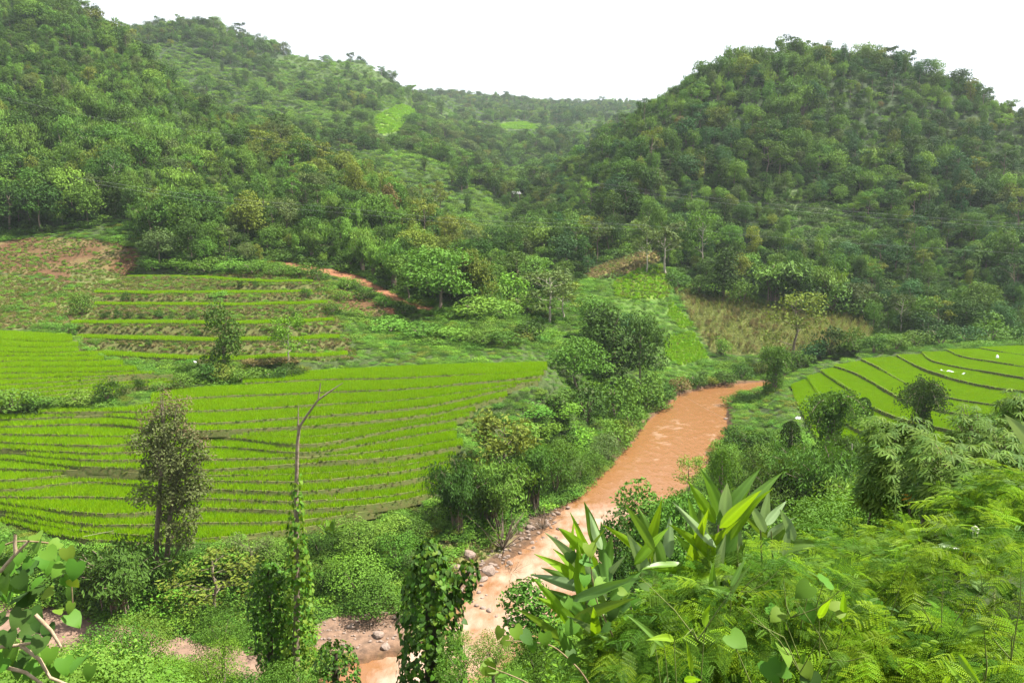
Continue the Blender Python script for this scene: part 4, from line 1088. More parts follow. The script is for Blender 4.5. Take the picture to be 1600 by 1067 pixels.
# left terraces
tree(352, 585, 112, 62, 'tall_near', 'dark', 'tall dark leafy tree standing alone among the left terraces')
tree(451, 572, 82, 60, 'airy', 'fresh', 'thin light green sapling right of the dark tree on the terraces', BARK_PALE)
for q in ((322, 594, 26, 44), (350, 597, 28, 40), (378, 598, 22, 40), (404, 598, 24, 40), (430, 598, 23, 40), (456, 594, 25, 40), (472, 588, 18, 26)):
    bush(*q, RNG.choice(['mid', 'dark', 'olive', 'light']), 'shrub on the scrub island between the two left fields', 'shrubs on the scrub island')
for q in ((395, 573, 14, 34), (425, 571, 13, 40), (452, 569, 12, 30)):
    bush(*q, 'dry', 'reddish brown dry bush behind the scrub island', 'dry bushes behind the scrub island')
for q in ((22, 644, 35, 62, 'light'), (62, 642, 20, 44, 'mid'), (92, 640, 18, 44, 'mid'), (126, 636, 28, 46, 'light'), (195, 620, 22, 24, 'mid'), (220, 614, 28, 22, 'dark'), (252, 611, 15, 34, 'mid'), (286, 608, 26, 34, 'mid'), (308, 597, 20, 30, 'light')):
    bush(*q, 'green hedge shrub between the upper and lower left fields', 'hedge shrubs between the left fields')
bush(167, 629, 40, 36, 'dark', 'tallest dark shrub in the hedge between the left fields')
bush(128, 491, 36, 36, 'mid', 'round dark green bush at the left foot of the terrace steps')
bush(197, 473, 18, 14, 'dark', 'small dark upright shrub on the upper terrace steps')
bush(106, 524, 20, 28, 'mid', 'low bush at the corner between upper left field and steps')
for q in ((165, 499, 14, 15), (185, 499, 15, 14), (203, 499, 13, 12), (222, 499, 10, 14), (250, 498, 13, 15), (267, 498, 10, 12), (300, 499, 14, 20)):
    bush(*q, 'dark', 'small dark shrub in the row along a terrace step', 'shrub row along a terrace step')
for q in ((375, 452, 12, 10), (400, 452, 12, 10), (478, 464, 16, 16), (460, 497, 12, 12), (308, 527, 14, 12), (233, 545, 14, 10)):
    bush(*q, RNG.choice(['dark', 'mid']), 'small lone shrub on a terrace bank', 'lone shrubs on the terrace banks')
for q in ((360, 425, 20, 44), (395, 428, 22, 44), (430, 430, 20, 40), (465, 433, 22, 40), (498, 440, 24, 34), (240, 424, 22, 40), (280, 426, 20, 44), (320, 426, 22, 44)):
    bush(*q, RNG.choice(['mid', 'creeper']), 'leafy shrub along the forest foot above the terraces', 'shrubs along the left forest foot')
for q in ((545, 452, 20, 34), (570, 468, 20, 34), (600, 480, 20, 34), (630, 492, 22, 36), (535, 470, 16, 30), (520, 490, 18, 34), (555, 500, 18, 40)):
    bush(*q, RNG.choice(['mid', 'dark']), 'shrub in the line below the red dirt trail', 'shrubs below the dirt trail')
# middle left slope foot
tree(686, 487, 100, 108, 'round_near', 'mid', 'large rounded tree at the slope foot right of the dirt trail', seed=2)
tree(638, 470, 72, 66, 'round', 'light', 'light green tree just left of the large rounded slope tree')
tree(735, 478, 88, 62, 'round', 'olive', 'olive green tree right of the large rounded slope tree')
for q in ((745, 497, 34, 70, 'light'), (785, 498, 32, 64, 'creeper'), (820, 492, 38, 60, 'light'), (760, 478, 40, 60, 'light'), (800, 470, 44, 54, 'fresh'), (610, 520, 24, 60, 'creeper'), (660, 528, 24, 64, 'mid'), (705, 532, 22, 60, 'creeper'), (750, 538, 22, 60, 'mid'), (790, 540, 22, 54, 'mid')):
    bush(*q, 'creeper covered shrub in the green scrub behind the lower field', 'scrub shrubs behind the lower field')
bush(826, 533, 34, 50, 'dark', 'dark round bush at the end of the scrub behind the lower field')
tree(858, 505, 84, 84, 'airy', 'grey', 'thin airy grey green tree left of the dark riverside trees', BARK_PALE, seed=2)
tree(880, 500, 60, 62, 'airy', 'olive', 'small airy tree right of the thin grey green tree', BARK_PALE, seed=3)
tree(800, 455, 62, 44, 'tall', 'mid', 'narrow green tree in the gap between the two hills')
tree(838, 452, 52, 54, 'round', 'light', 'light round tree in the gap between the two hills')
# dark trees on the left bank of the bend
tree(1000, 612, 126, 84, 'round_near', 'dark', 'tallest dark tree on the left bank at the river bend', seed=1)
tree(952, 605, 128, 80, 'tall_near', 'dark', 'tall dark tree left of the tallest bend tree', seed=2)
tree(922, 540, 78, 52, 'tall', 'mid', 'upright tree behind the dark trees of the river bend', seed=3)
tree(968, 560, 70, 54, 'round', 'bluish', 'bluish green tree behind the dark trees of the river bend', seed=2)
tree(902, 610, 84, 84, 'round_near', 'mid', 'rounded tree at the field edge left of the bend trees', seed=3)
bush(918, 662, 66, 62, 'dark', 'round dark bush below the bend trees near the field corner')
bush(960, 655, 70, 66, 'mid', 'large bush below the tallest trees of the bend')
bush(1010, 640, 60, 54, 'mid', 'bush leaning over the water at the end of the bend trees')
for q in ((1035, 633, 30, 46, 'mid'), (985, 672, 48, 46, 'mid'), (965, 700, 44, 50, 'mid'), (948, 722, 44, 50, 'grey'), (925, 740, 40, 46, 'mid'), (905, 755, 44, 46, 'mid'), (978, 690, 34, 40, 'olive'), (885, 762, 50, 44, 'grey')):
    bush(*q, 'rounded shrub overhanging the left edge of the muddy river', 'shrubs along the left river edge')
bush(715, 838, 124, 92, 'dark', 'dark bamboo thicket at the left end of the riverside clump', kind=('bamboo_near', 1), name='bamboo_clump')['category'] = 'bamboo'
bamboo(770, 832, 118, 118, 'mid', 'big feathery bamboo clump in front of the lower field', kind='bamboo_near')
tree(785, 775, 138, 112, 'airy', 'olive', 'thin olive tree rising above the riverside bamboo', seed=1)
bamboo(835, 800, 110, 84, 'mid', 'bamboo clump right of the big feathery clump', kind='bamboo_near')
bush(868, 775, 100, 66, 'mid', 'tall leafy bush at the right end of the riverside clump')
for q in ((850, 690, 28, 50), (880, 670, 30, 50), (835, 655, 24, 50), (870, 640, 26, 50), (900, 700, 30, 50), (850, 725, 34, 46), (890, 725, 34, 46), (820, 690, 26, 46)):
    bush(*q, RNG.choice(['creeper', 'light', 'fresh']), 'light creeper mound between the lower field and the river', 'creeper mounds above the river bank')
# scrub under the lower field
bamboo(186, 962, 118, 150, 'dark', 'dark spreading bamboo thicket at the foot of the tall left tree', kind='bamboo_near')
plant('shrub', 'shrub', ('shrub_thin', 2), 'olive', 335, 955, 95, 150, 'thin twiggy olive shrub right of the dark left thicket', parts=('foliage', 'stems'))
plant('shrub', 'shrub', ('shrub_thin', 3), 'grey', 395, 905, 70, 90, 'thin grey shrub between the twiggy shrub and the bare pole tree', parts=('foliage', 'stems'))
for q in ((500, 868, 44, 46, 'dark'), (560, 862, 50, 80, 'mid'), (605, 852, 48, 60, 'light'), (645, 848, 46, 56, 'mid'), (560, 935, 64, 84, 'creeper'), (620, 888, 54, 60, 'mid'), (590, 965, 60, 80, 'creeper'), (535, 905, 44, 60, 'fresh'), (660, 900, 44, 50, 'grey'), (500, 930, 60, 60, 'mid'),
          (640, 965, 40, 50, 'light'), (90, 880, 30, 70, 'creeper'), (40, 870, 26, 60, 'light'), (120, 900, 30, 60, 'mid'), (300, 870, 22, 60, 'mid'), (360, 870, 26, 60, 'creeper'), (430, 880, 30, 60, 'mid')):
    bush(*q, 'leafy shrub in the scrub below the lower left field', 'scrub shrubs below the lower field')
plant('banana_plant', 'banana plant', ('fan', 1), 'fresh', 518, 862, 50, 40, 'small banana plant in the scrub right of the bare pole tree', parts=('leaves', 'stem'))
plant('dead_bush', 'bush', ('dead_bush', 1), 'dry', 786, 856, 52, 60, 'dead brown twiggy bush on the rocky river bank', parts=('twig_leaves', 'twigs'), bark=BARK)
plant('dead_bush', 'bush', ('dead_bush', 2), 'dry', 848, 826, 34, 46, 'smaller dead bush up the rocky bank', parts=('twig_leaves', 'twigs'), bark=BARK)
plant('dead_bush', 'bush', ('dead_bush', 3), 'dry', 795, 898, 22, 36, 'dead twigs standing in the muddy water beside the rocks', parts=('twig_leaves', 'twigs'), bark=BARK)
# far side of the bend
for q in ((1090, 606, 26, 34, 'mid'), (1132, 601, 24, 36, 'dark'), (1160, 592, 26, 36, 'dark'), (1188, 588, 22, 26, 'olive'), (1063, 612, 22, 34, 'dry'), (1110, 604, 16, 24, 'olive')):
    bush(*q, 'small bush along the far water edge of the bend', 'bushes along the far water edge')
bush(1130, 556, 32, 26, 'light', 'lone light green bush in front of the maize')
for q in ((1250, 580, 30, 40, 'mid'), (1295, 556, 46, 52, 'dark'), (1335, 552, 38, 44, 'mid'), (1365, 552, 32, 36, 'dark'), (1270, 565, 34, 40, 'bluish'), (1400, 548, 26, 40, 'mid')):
    bush(*q, 'dark green bush between the maize and the right field', 'bushes between maize and right field')
for i, q in enumerate(((1430, 543, 28, 50), (1470, 540, 34, 50), (1510, 538, 30, 50), (1550, 536, 36, 54), (1590, 535, 30, 50), (1450, 528, 40, 50), (1530, 524, 40, 54))):
    bush(*q, ['mid', 'dark', 'bluish'][i % 3], 'bush at the forest foot behind the right field', 'bushes behind the right field')
tree(1238, 566, 112, 84, 'airy_thin', 'olive', 'thin wispy tree in front of the maize at the bend', BARK, seed=2)
tree(1040, 430, 84, 62, 'spread', 'grey', 'pale trunked spreading tree on top of the tan knoll', BARK_PALE, seed=1)
tree(1010, 424, 84, 46, 'airy', 'grey', 'airy grey tree left of the pale trunked knoll tree', BARK_PALE, seed=4)
tree(1098, 422, 92, 52, 'airy', 'mid', 'slim pale stemmed tree at the forest edge above the knoll', BARK_PALE, seed=3)
tree(1128, 470, 82, 48, 'tall', 'dark', 'dark vine hung tree at the forest edge above the maize', seed=2)
bamboo(1210, 474, 66, 96, 'mid', 'drooping bamboo clump at the forest edge above the maize')
tree(1408, 522, 66, 40, 'airy', 'grey', 'pale grey thin tree at the foot of the right forest', BARK_PALE, seed=2)
for q in ((1060, 452, 30, 40), (1090, 462, 34, 44), (1160, 476, 40, 50), (1255, 488, 44, 60), (1300, 492, 50, 60), (1345, 500, 44, 56)):
    bush(*q, RNG.choice(['dark', 'mid']), 'dark shrub along the forest edge above the maize', 'shrubs along the forest edge above the maize')
# right bank
plant('vine_tree', 'tree', ('umbrella', 1), 'mid', 1209, 612, 72, 46, 'vine draped tree at the water edge where the river disappears', parts=('vines', 'trunk'))
plant('vine_tree', 'tree', ('umbrella', 2), 'mid', 1293, 740, 132, 80, 'tall drooping vine tree in front of the right field', parts=('vines', 'trunk'))
plant('vine_tree', 'tree', ('umbrella', 3), 'dark', 1436, 702, 112, 64, 'dark T shaped vine tree in front of the right field', parts=('vines', 'trunk'))
plant('vine_tree', 'tree', ('column', 1), 'dark', 1348, 660, 40, 26, 'small dark vine column inside the right field', parts=('vines', 'trunk'))
plant('vine_tree', 'tree', ('column', 2), 'dark', 1234, 705, 48, 34, 'short dark vine covered stump on the right bank', parts=('vines', 'trunk'))
bush(1350, 672, 24, 56, 'mid', 'low bush at the foot of the small vine column')
bush(1415, 708, 40, 50, 'dark', 'dark bush leaning on the T shaped vine tree')
for q in ((1128, 765, 66, 54, 'mid'), (1182, 745, 56, 60, 'mid'), (1150, 700, 34, 40, 'dark'), (1195, 712, 30, 40, 'light')):
    bush(*q, 'leafy thicket shrub on the right bank beside the muddy river', 'thicket shrubs on the right bank')
bamboo(1180, 730, 60, 66, 'mid', 'bent bamboo tuft on the right bank above the river')
for q in ((1215, 850, 130, 120, 'mid'), (1290, 840, 150, 130, 'mid'), (1370, 860, 130, 130, 'light'), (1250, 775, 80, 100, 'mid'), (1330, 770, 90, 90, 'mid'), (1160, 830, 90, 90, 'mid'), (1400, 800, 100, 100, 'light')):
    bamboo(*q, 'fine leaved bamboo in the thicket on the right slope', 'bamboo of the right slope thicket', kind='bamboo_near')
for px_, py0, py1 in ((1325, 690, 790), (1287, 700, 760)):
    g = hit(px_, py1, 20); dep = proj(g)[2]; Bf = Buf(); h = (py1 - py0) * dep / FPX
    Bf.tube(np.array([[0, 0, -.3], [.05, 0, h * .5], [0, .04, h]]), [.10, .08, .05], 6)
    o = thing('tree_pole', 'bare grey dead trunk standing in the right slope thicket', 'tree', g, 0, 'bare dead trunks in the right thicket'); link('trunk', Bf.mesh('bare_trunk', [BARK_PALE], True), o)
# ---------------------------------------------------------------- plants whose feet are hidden behind nearer ones: placed by distance
def plant_d(name, cat, kind, pal, px, py_top, d, h, w, label, group=None, parts=('crown', 'trunk'), bark=None):
    """Plant at distance d whose top shows at (px, py_top); h and w in metres; it stands on the ground there."""
    t = at_d(px, py_top, d); g = float(ground(t[0], t[1])); hh = t[2] - g
    cr, wd = proto(kind, pal, bark); eh, ew = extent(cr)
    r = thing(name, label, cat, (t[0], t[1], g), RNG.uniform(0, 6.28), group)
    h = min(h, hh); sc = (w / ew, w / ew, h / eh)
    for nm_, me_ in ((parts[0], cr), (parts[1], wd)):
        o = link(nm_, me_, r); o.scale = sc; o.location = (0, 0, hh - h)
    if hh - h > .5:
        Bp_ = Buf(); Bp_.tube(np.array([[.1, 0, -.3], [.05, .08, (hh - h) * .5], [0, 0, hh - h + .15 * h]]), [.10, .08, .05], 6); link('stem', Bp_.mesh('long_stem', [BARK], True), r)
    return r
plant_d('tree', 'tree', ('tall_near', 3), 'mid', 992, 755, 58, 9, 4.2, 'leafy tree top in front of the river above the broad leaves')
plant_d('tree', 'tree', ('tall_near', 4), 'dark', 965, 805, 52, 8, 3.0, 'smaller dark tree left of the leafy tree before the river')
plant_d('bamboo_clump', 'bamboo', ('airy_thin', 2), 'light', 1076, 712, 60, 4.4, 2.4, 'sparse young bamboo tips against the muddy river', parts=('foliage', 'culms'))
plant_d('shrub', 'shrub', ('round_near', 2), 'mid', 1050, 775, 55, 8, 4.2, 'leafy tree between the bamboo tips and the broad leaves')
plant_d('tree', 'tree', ('tall_near', 2), 'mid', 845, 905, 40, 6.5, 3.4, 'fine leaved tree beside the rapids left of the broad leaves')
plant_d('shrub', 'shrub', ('bush_near', 2), 'mid', 1135, 690, 78, 4, 3.4, 'dark leafy bush on the right bank above the bamboo tips', parts=('foliage', 'stems'))
plant_d('vine_tree', 'tree', ('column', 3), 'mid', 1128, 705, 74, 5, 2.2, 'leafy vine mound beside the muddy river on the right bank', parts=('vines', 'trunk'))

# ---------------------------------------------------------------- the tall tree at the left, two stems, thin brownish top
def px_blobs(d, bl, jit=0.0, rng=None):
    out = []
    for q in bl:
        p = at_d(q[0], q[1], d); r = q[2] * d / FPX; dy = 0 if rng is None else rng.uniform(-jit, jit)
        out.append((p[0], p[1] + dy, p[2], r, r, r * (q[3] if len(q) > 3 else 1)))
    return out
def rooted(name, label, cat, base, group=None): return thing(name, label, cat, base, 0, group)
def child(name, B, mats, root, smooth=False, kind=None, label=None):
    o = link(name, B.mesh(name, mats, smooth), root, label=label, kind=kind)
    o.matrix_parent_inverse = root.matrix_basis.inverted() if False else o.matrix_parent_inverse
    o.location = -root.location
    return o
rg = np.random.default_rng(77)
TB = hit(252, 893, 60); TD = float(TB[1])
tr = rooted('tall_tree', 'tall narrow two stemmed tree with thinning brownish top at left', 'tree', TB)
Bc, Bt, Bd = Buf(), Buf(), Buf()
_bl = [(258,655,24),(240,672,20),(282,668,20),(225,690,20),(262,690,26),(300,690,20),(238,715,24),(275,712,26),(312,712,18),(230,742,22),(262,742,27),(292,740,24),(240,768,24),(272,768,26),(302,772,22),
       (250,795,22),(282,798,24),(306,800,18),(246,818,16),(275,822,18),(296,828,18),(292,846,15),(300,765,20)]
blob_leaves(Bc, px_blobs(TD, _bl, 2.2, rg), 9500, .33, .20, rg, droop=.4, fill=.45)
_tw = [(255,632,22),(235,650,20),(278,640,20),(215,680,16),(318,690,16),(210,705,14),(322,720,12),(300,665,18),(250,618,10)]
blob_leaves(Bd, px_blobs(TD, _tw, 1.6, rg), 900, .26, .14, rg, droop=.3, fill=.5)
def pxtube(B, pts, d, r, sides=6, mat=0):
    P = np.array([at_d(q[0], q[1], d + (q[2] if len(q) > 2 else 0)) for q in pts]); B.tube(P, np.array(r), sides, mat)
pxtube(Bt, [(246,900),(244,860),(246,820),(250,760),(255,700),(256,650),(254,618)], TD, [.36,.30,.26,.2,.14,.08,.03], 8)
pxtube(Bt, [(258,898,.6),(262,860,.6),(264,820,.5),(272,770,.4),(282,710),(290,660)], TD, [.34,.28,.24,.18,.1,.03], 8)
for i in range(40):
    q = (_bl + _tw)[i % (len(_bl) + len(_tw))]; t = rg.uniform(0, 1); s = (253 + 14 * (q[0] > 258), q[1] + rg.uniform(25, 55))
    pxtube(Bt, [(s[0], s[1]), ((s[0] + q[0]) / 2, (s[1] + q[1]) / 2 - 4, rg.uniform(-.6, .6)), (q[0] + rg.uniform(-8, 8), q[1] - rg.uniform(2, 16), rg.uniform(-1, 1))], TD, [.07, .05, .015], 4)
child('crown', Bc, [leaf_mat('leaf_tall_tree', (.090, .115, .038), trans=.2, val=.05, tint_amt=1.1)], tr)
child('thin_top_leaves', Bd, [leaf_mat('leaf_tall_tree_top', (.135, .105, .055), trans=.2, val=.05)], tr, label='thin brownish leaves of the tree top')
child('trunk', Bt, [BARK], tr, True)

# ---------------------------------------------------------------- bare pole tree with climbing vines
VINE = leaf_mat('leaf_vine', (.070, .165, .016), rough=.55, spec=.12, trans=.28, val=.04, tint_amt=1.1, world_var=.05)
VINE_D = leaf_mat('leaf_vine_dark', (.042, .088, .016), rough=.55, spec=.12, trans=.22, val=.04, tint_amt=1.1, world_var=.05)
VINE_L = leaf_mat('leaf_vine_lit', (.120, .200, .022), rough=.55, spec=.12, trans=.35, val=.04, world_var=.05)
def heart(n=1, L=1.0):
    """Heart shaped leaf, folded along its rib and cupped; base at the origin, tip along +Y."""
    t = np.array([0, .12, .32, .55, .78, 1.0]); w = np.array([.22, .46, .52, .42, .22, .0]); y = t.copy(); yo = np.array([-.16, -.10, .22, .52, .78, 1.0])
    mid = np.stack([t * 0, y, -.10 * t ** 2 + .02], 1); lf = np.stack([-w, yo, .10 * w / .5 - .16 * t ** 2], 1); rt = lf * [-1, 1, 1]
    V = np.concatenate([lf, mid, rt]) * L; k = 6; Q = []
    for i in range(k - 1): Q += [[i, k + i, k + i + 1, i + 1], [k + i, 2 * k + i, 2 * k + i + 1, k + i + 1]]
    return V, np.array(Q)
HV, HQ = heart()
def leaf_mesh(name, V, Q, mat, tint=None):
    T = np.full(len(V), .5) if tint is None else tint
    return mesh_np(name, V, Q, [mat], None, T, True)
H_ME = {m.name: leaf_mesh('vine_leaf', HV, HQ, m) for m in (VINE, VINE_D, VINE_L)}
def aim(normal, tipdir):
    """Euler angles that lay a leaf (tip +Y, face +Z) with this normal and tip direction."""
    from mathutils import Matrix
    n = Vector(normal).normalized(); t = Vector(tipdir); t = (t - n * t.dot(n))
    if t.length < 1e-4: t = n.orthogonal()
    t.normalize(); x = t.cross(n)
    return Matrix((x, t, n)).transposed().to_euler()
def leaves_on(root, name, C, Nn, Tt, size, meshes, pick, nparts, stuff_name='foliage', prio=None):
    """The nparts leaves that show largest become parts of root, the others one foliage part."""
    C = np.asarray(C); order = np.argsort(-(size / proj(C)[2] if prio is None else prio)); eu = [aim(a, b) for a, b in zip(Nn, Tt)]
    off = np.array(root.location)
    for i in order[:nparts]:
        o = link(name, meshes[pick[i]], root); o.location = C[i] - off; o.rotation_euler = eu[i]; s = float(size[i]); o.scale = (s, s, s)
    r = order[nparts:]
    if len(r):
        scatter(stuff_name, C[r] - off, size[r], None, pick[r], meshes, root, rot=np.array([list(eu[i]) for i in r]))
def column_leaves(d, prof, n, rng, tdroop=1.0):
    """Leaf seats on a vine wrapped trunk; prof = rows of (py, px left, px right)."""
    p = np.array(prof, float); py = rng.uniform(p[0, 0], p[-1, 0], n)
    l = np.interp(py, p[:, 0], p[:, 1]); r = np.interp(py, p[:, 0], p[:, 2]); cx = (l + r) / 2; hw = (r - l) / 2
    a = rng.uniform(0, 6.28, n); hw = hw * (1 + .35 * (vnoise(a * 1.5, py * .035) - .5) + .3 * (vnoise(a * 4, py * .09) - .5)) * np.where(rng.random(n) < .22, rng.uniform(.45, .9, n), 1)
    c = at_d(cx, py, d); rad = hw * d / FPX
    C = c + np.stack([np.cos(a) * rad, np.sin(a) * rad, a * 0], 1)
    Nn = np.stack([np.cos(a), np.sin(a), np.full(n, .55)], 1) + rng.normal(0, .35, (n, 3))
    Tt = np.stack([np.cos(a) * .5, np.sin(a) * .5, np.full(n, -tdroop)], 1) + rng.normal(0, .45, (n, 3))
    return C, Nn, Tt
D1 = 25.0
b1 = at_d(676, 1100, D1); b1[2] = float(ground(b1[0], b1[1]))
v1 = rooted('vine_column', 'tall dead trunk smothered in dark heart leaved vines at bottom centre', 'vine covered tree', b1)
p1 = [(842,668,676),(858,655,690),(880,640,700),(905,634,712),(950,628,722),(1000,626,722),(1060,618,728),(1140,612,732),(1300,610,736)]
C, Nn, Tt = column_leaves(D1, p1, 4200, rg)
c2, n2, t2 = column_leaves(D1, [(878,722,748),(905,712,746),(935,705,735)], 170, rg)
C = np.concatenate([C, c2]); Nn = np.concatenate([Nn, n2]); Tt = np.concatenate([Tt, t2]); n = len(C)
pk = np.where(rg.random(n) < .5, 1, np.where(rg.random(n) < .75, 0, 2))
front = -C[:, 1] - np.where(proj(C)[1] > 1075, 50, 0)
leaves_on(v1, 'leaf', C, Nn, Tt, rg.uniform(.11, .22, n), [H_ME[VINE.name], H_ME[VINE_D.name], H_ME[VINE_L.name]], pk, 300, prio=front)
Bt = Buf(); pxtube(Bt, [(676,1400),(675,1060),(672,900),(671,850)], D1, [.3,.25,.15,.05], 8); pxtube(Bt, [(690,960),(715,920),(740,885)], D1, [.08,.05,.02], 5); child('trunk', Bt, [BARK_DARK], v1, True)
D2 = 30.0
b2 = at_d(458, 1050, D2); b2[2] = float(ground(b2[0], b2[1]))
v2 = rooted('pole_tree', 'bare forked dead pole tree with vines climbing its trunk', 'dead tree', b2)
Bt = Buf()
pxtube(Bt, [(458,1150),(462,1040),(464,950),(463,850),(463,760),(465,690),(468,664)], D2, [.17,.15,.13,.105,.08,.065,.06], 9)
pxtube(Bt, [(467,668),(480,648),(497,625),(518,610),(536,598)], D2, [.055,.045,.038,.03,.012], 7)
pxtube(Bt, [(497,626),(499,612),(501,598)], D2, [.032,.026,.018], 6)
pxtube(Bt, [(466,668),(466,650),(466,630)], D2, [.045,.022,.008], 6)
pxtube(Bt, [(466,670),(459,671),(453,673)], D2, [.03,.02,.008], 5)
child('trunk', Bt, [rough_mat('bark_dead_pole', (.15, .105, .075), (.30, .24, .18), 9, .9, .6)], v2, True)
C, Nn, Tt = column_leaves(D2, [(735,457,470),(800,451,474),(850,448,480),(900,445,488),(960,444,492),(1020,440,492),(1100,440,492)], 1500, rg)
keepv = rg.random(len(C)) < np.interp(proj(C)[1], [735, 800, 850, 900], [.10, .35, .75, 1]); C, Nn, Tt = C[keepv], Nn[keepv], Tt[keepv]; n = len(C)
leaves_on(v2, 'leaf', C, Nn, Tt, rg.uniform(.10, .20, n), [H_ME[VINE.name], H_ME[VINE_D.name], H_ME[VINE_L.name]], np.where(rg.random(n) < .5, 2, 0), 220, prio=-C[:, 1])
b3 = b2 + [-.9, .6, 0]; b3[2] = float(ground(b3[0], b3[1]))
v3 = rooted('vine_mound', 'dense dark vine mound hugging the left side of the bare pole tree', 'vine', b3)
C, Nn, Tt = column_leaves(D2 + .5, [(876,405,428),(900,394,446),(940,386,452),(990,398,456),(1050,404,470),(1130,400,480)], 2600, rg)
n = len(C); leaves_on(v3, 'leaf', C, Nn, Tt, rg.uniform(.09, .17, n), [H_ME[VINE.name], H_ME[VINE_D.name]], (rg.random(n) < .6).astype(int), 200, prio=-C[:, 1])
Bt = Buf(); pxtube(Bt, [(420,1140),(422,1000),(418,890)], D2 + .5, [.2,.12,.05], 6); child('stem', Bt, [BARK_DARK], v3, True)
b4 = at_d(524, 1090, 24.0); b4[2] = float(ground(b4[0], b4[1]))
v4 = rooted('vine_mound', 'round dark green vine dome at the bottom edge left of centre', 'vine', b4)
C, Nn, Tt = column_leaves(24.0, [(1003,510,535),(1014,497,552),(1035,488,560),(1070,486,562),(1150,486,562)], 1500, rg)
n = len(C); leaves_on(v4, 'leaf', C, Nn, Tt, rg.uniform(.06, .13, n), [H_ME[VINE.name], H_ME[VINE_D.name]], (rg.random(n) < .6).astype(int), 150, prio=-C[:, 1])
Bt = Buf(); pxtube(Bt, [(524,1200),(524,1020)], 24.0, [.2,.08], 6); child('stem', Bt, [BARK_DARK], v4, True)

# ---------------------------------------------------------------- near slope cover
_cx = [-400, -50, 100, 200, 330, 400, 450, 620, 660, 720, 780, 850, 900, 1000, 1080, 1150, 1200, 1300, 1400, 1500, 1650, 2000]
_cy = [950, 962, 975, 985, 1008, 1040, 1075, 1085, 1030, 990, 975, 975, 960, 880, 830, 800, 785, 745, 715, 700, 640, 560]
X1, Y1 = jitter(-18, 26, 9, 20, .85, rg, .5); X2, Y2 = jitter(-40, 60, 20, 50, 1.15, rg, .5)
X = np.r_[X1, X2]; Y = np.r_[Y1, Y2]; P = np.stack([X, Y, ground(X, Y)], 1); n = len(P)
h = rg.uniform(.8, 2.4, n) * np.where(rg.random(n) < .12, 1.6, 1)
tp = proj(P + np.c_[np.zeros((n, 2)), h]); ok = (tp[1] > np.interp(tp[0], _cx, _cy)) & (tp[0] > -250) & (tp[0] < 1850) & (tp[1] < 1250); P, h = P[ok], h[ok]; n = len(P)
nm = [proto(('bush_fine', s), p)[0] for p in ('creeper', 'fresh', 'mid', 'light') for s in (1, 2)]
t = fbm(P[:, 0], P[:, 1], 6, 2) + rg.uniform(-.15, .15, n)
scatter('slope_thicket', P - np.c_[np.zeros((n, 2)), h * .12], np.stack([h * 1.15, h * 1.15, h], 1), rg.uniform(0, 6.28, n), np.clip(((t - .22) / .13).astype(int), 0, 3) * 2 + rg.integers(0, 2, n), nm,
        label='dense low thicket covering the near slope below the viewpoint', cat='undergrowth')
X3, Y3 = jitter(3, 22, 8.5, 22, .75, rg, .5); P = np.stack([X3, Y3, ground(X3, Y3)], 1); n = len(P); h = rg.uniform(1.4, 3.2, n)
tp = proj(P + np.c_[np.zeros((n, 2)), h]); ok = (tp[1] > np.interp(tp[0], [0, 1280, 1330, 1400, 1500, 1650, 2000], [2000, 2000, 770, 735, 715, 665, 600])) & (tp[0] < 1900) & (tp[1] < 1150); P, h = P[ok], h[ok]; n = len(P)
scatter('slope_thicket', P - np.c_[np.zeros((n, 2)), h * .1], np.stack([h * .9, h * .9, h], 1), rg.uniform(0, 6.28, n), rg.integers(0, 8, n), nm, label='leafy thicket around the cassava shrubs at right', cat='undergrowth')
SAP = [(215,958,17,'light','upright young shrub with broad leaves at the lower left'),(170,975,16,'creeper','spreading leafy shrub left of the upright young shrub'),(330,1010,18,'fresh','leafy shrub over the pink gravel at the lower left'),(345,955,24,'mid','thin shrub standing on the gravel left of the pole tree'),
       (770,985,21,'fresh','small leaved thicket bush right of the vine column'),(840,995,19,'creeper','thicket bush under the round vine leaves at bottom centre'),(720,1000,23,'mid','leafy bush at the foot of the vine column'),(455,1045,20,'light','leafy shrub at the foot of the pole tree')]
for px_, py_, d_, pal_, lb_ in SAP:
    plant_d('shrub', 'shrub', ('bush_fine', int(rg.integers(1, 3))), pal_, px_, py_, d_, 1.4, rg.uniform(1.2, 1.7), lb_, parts=('foliage', 'stems'))

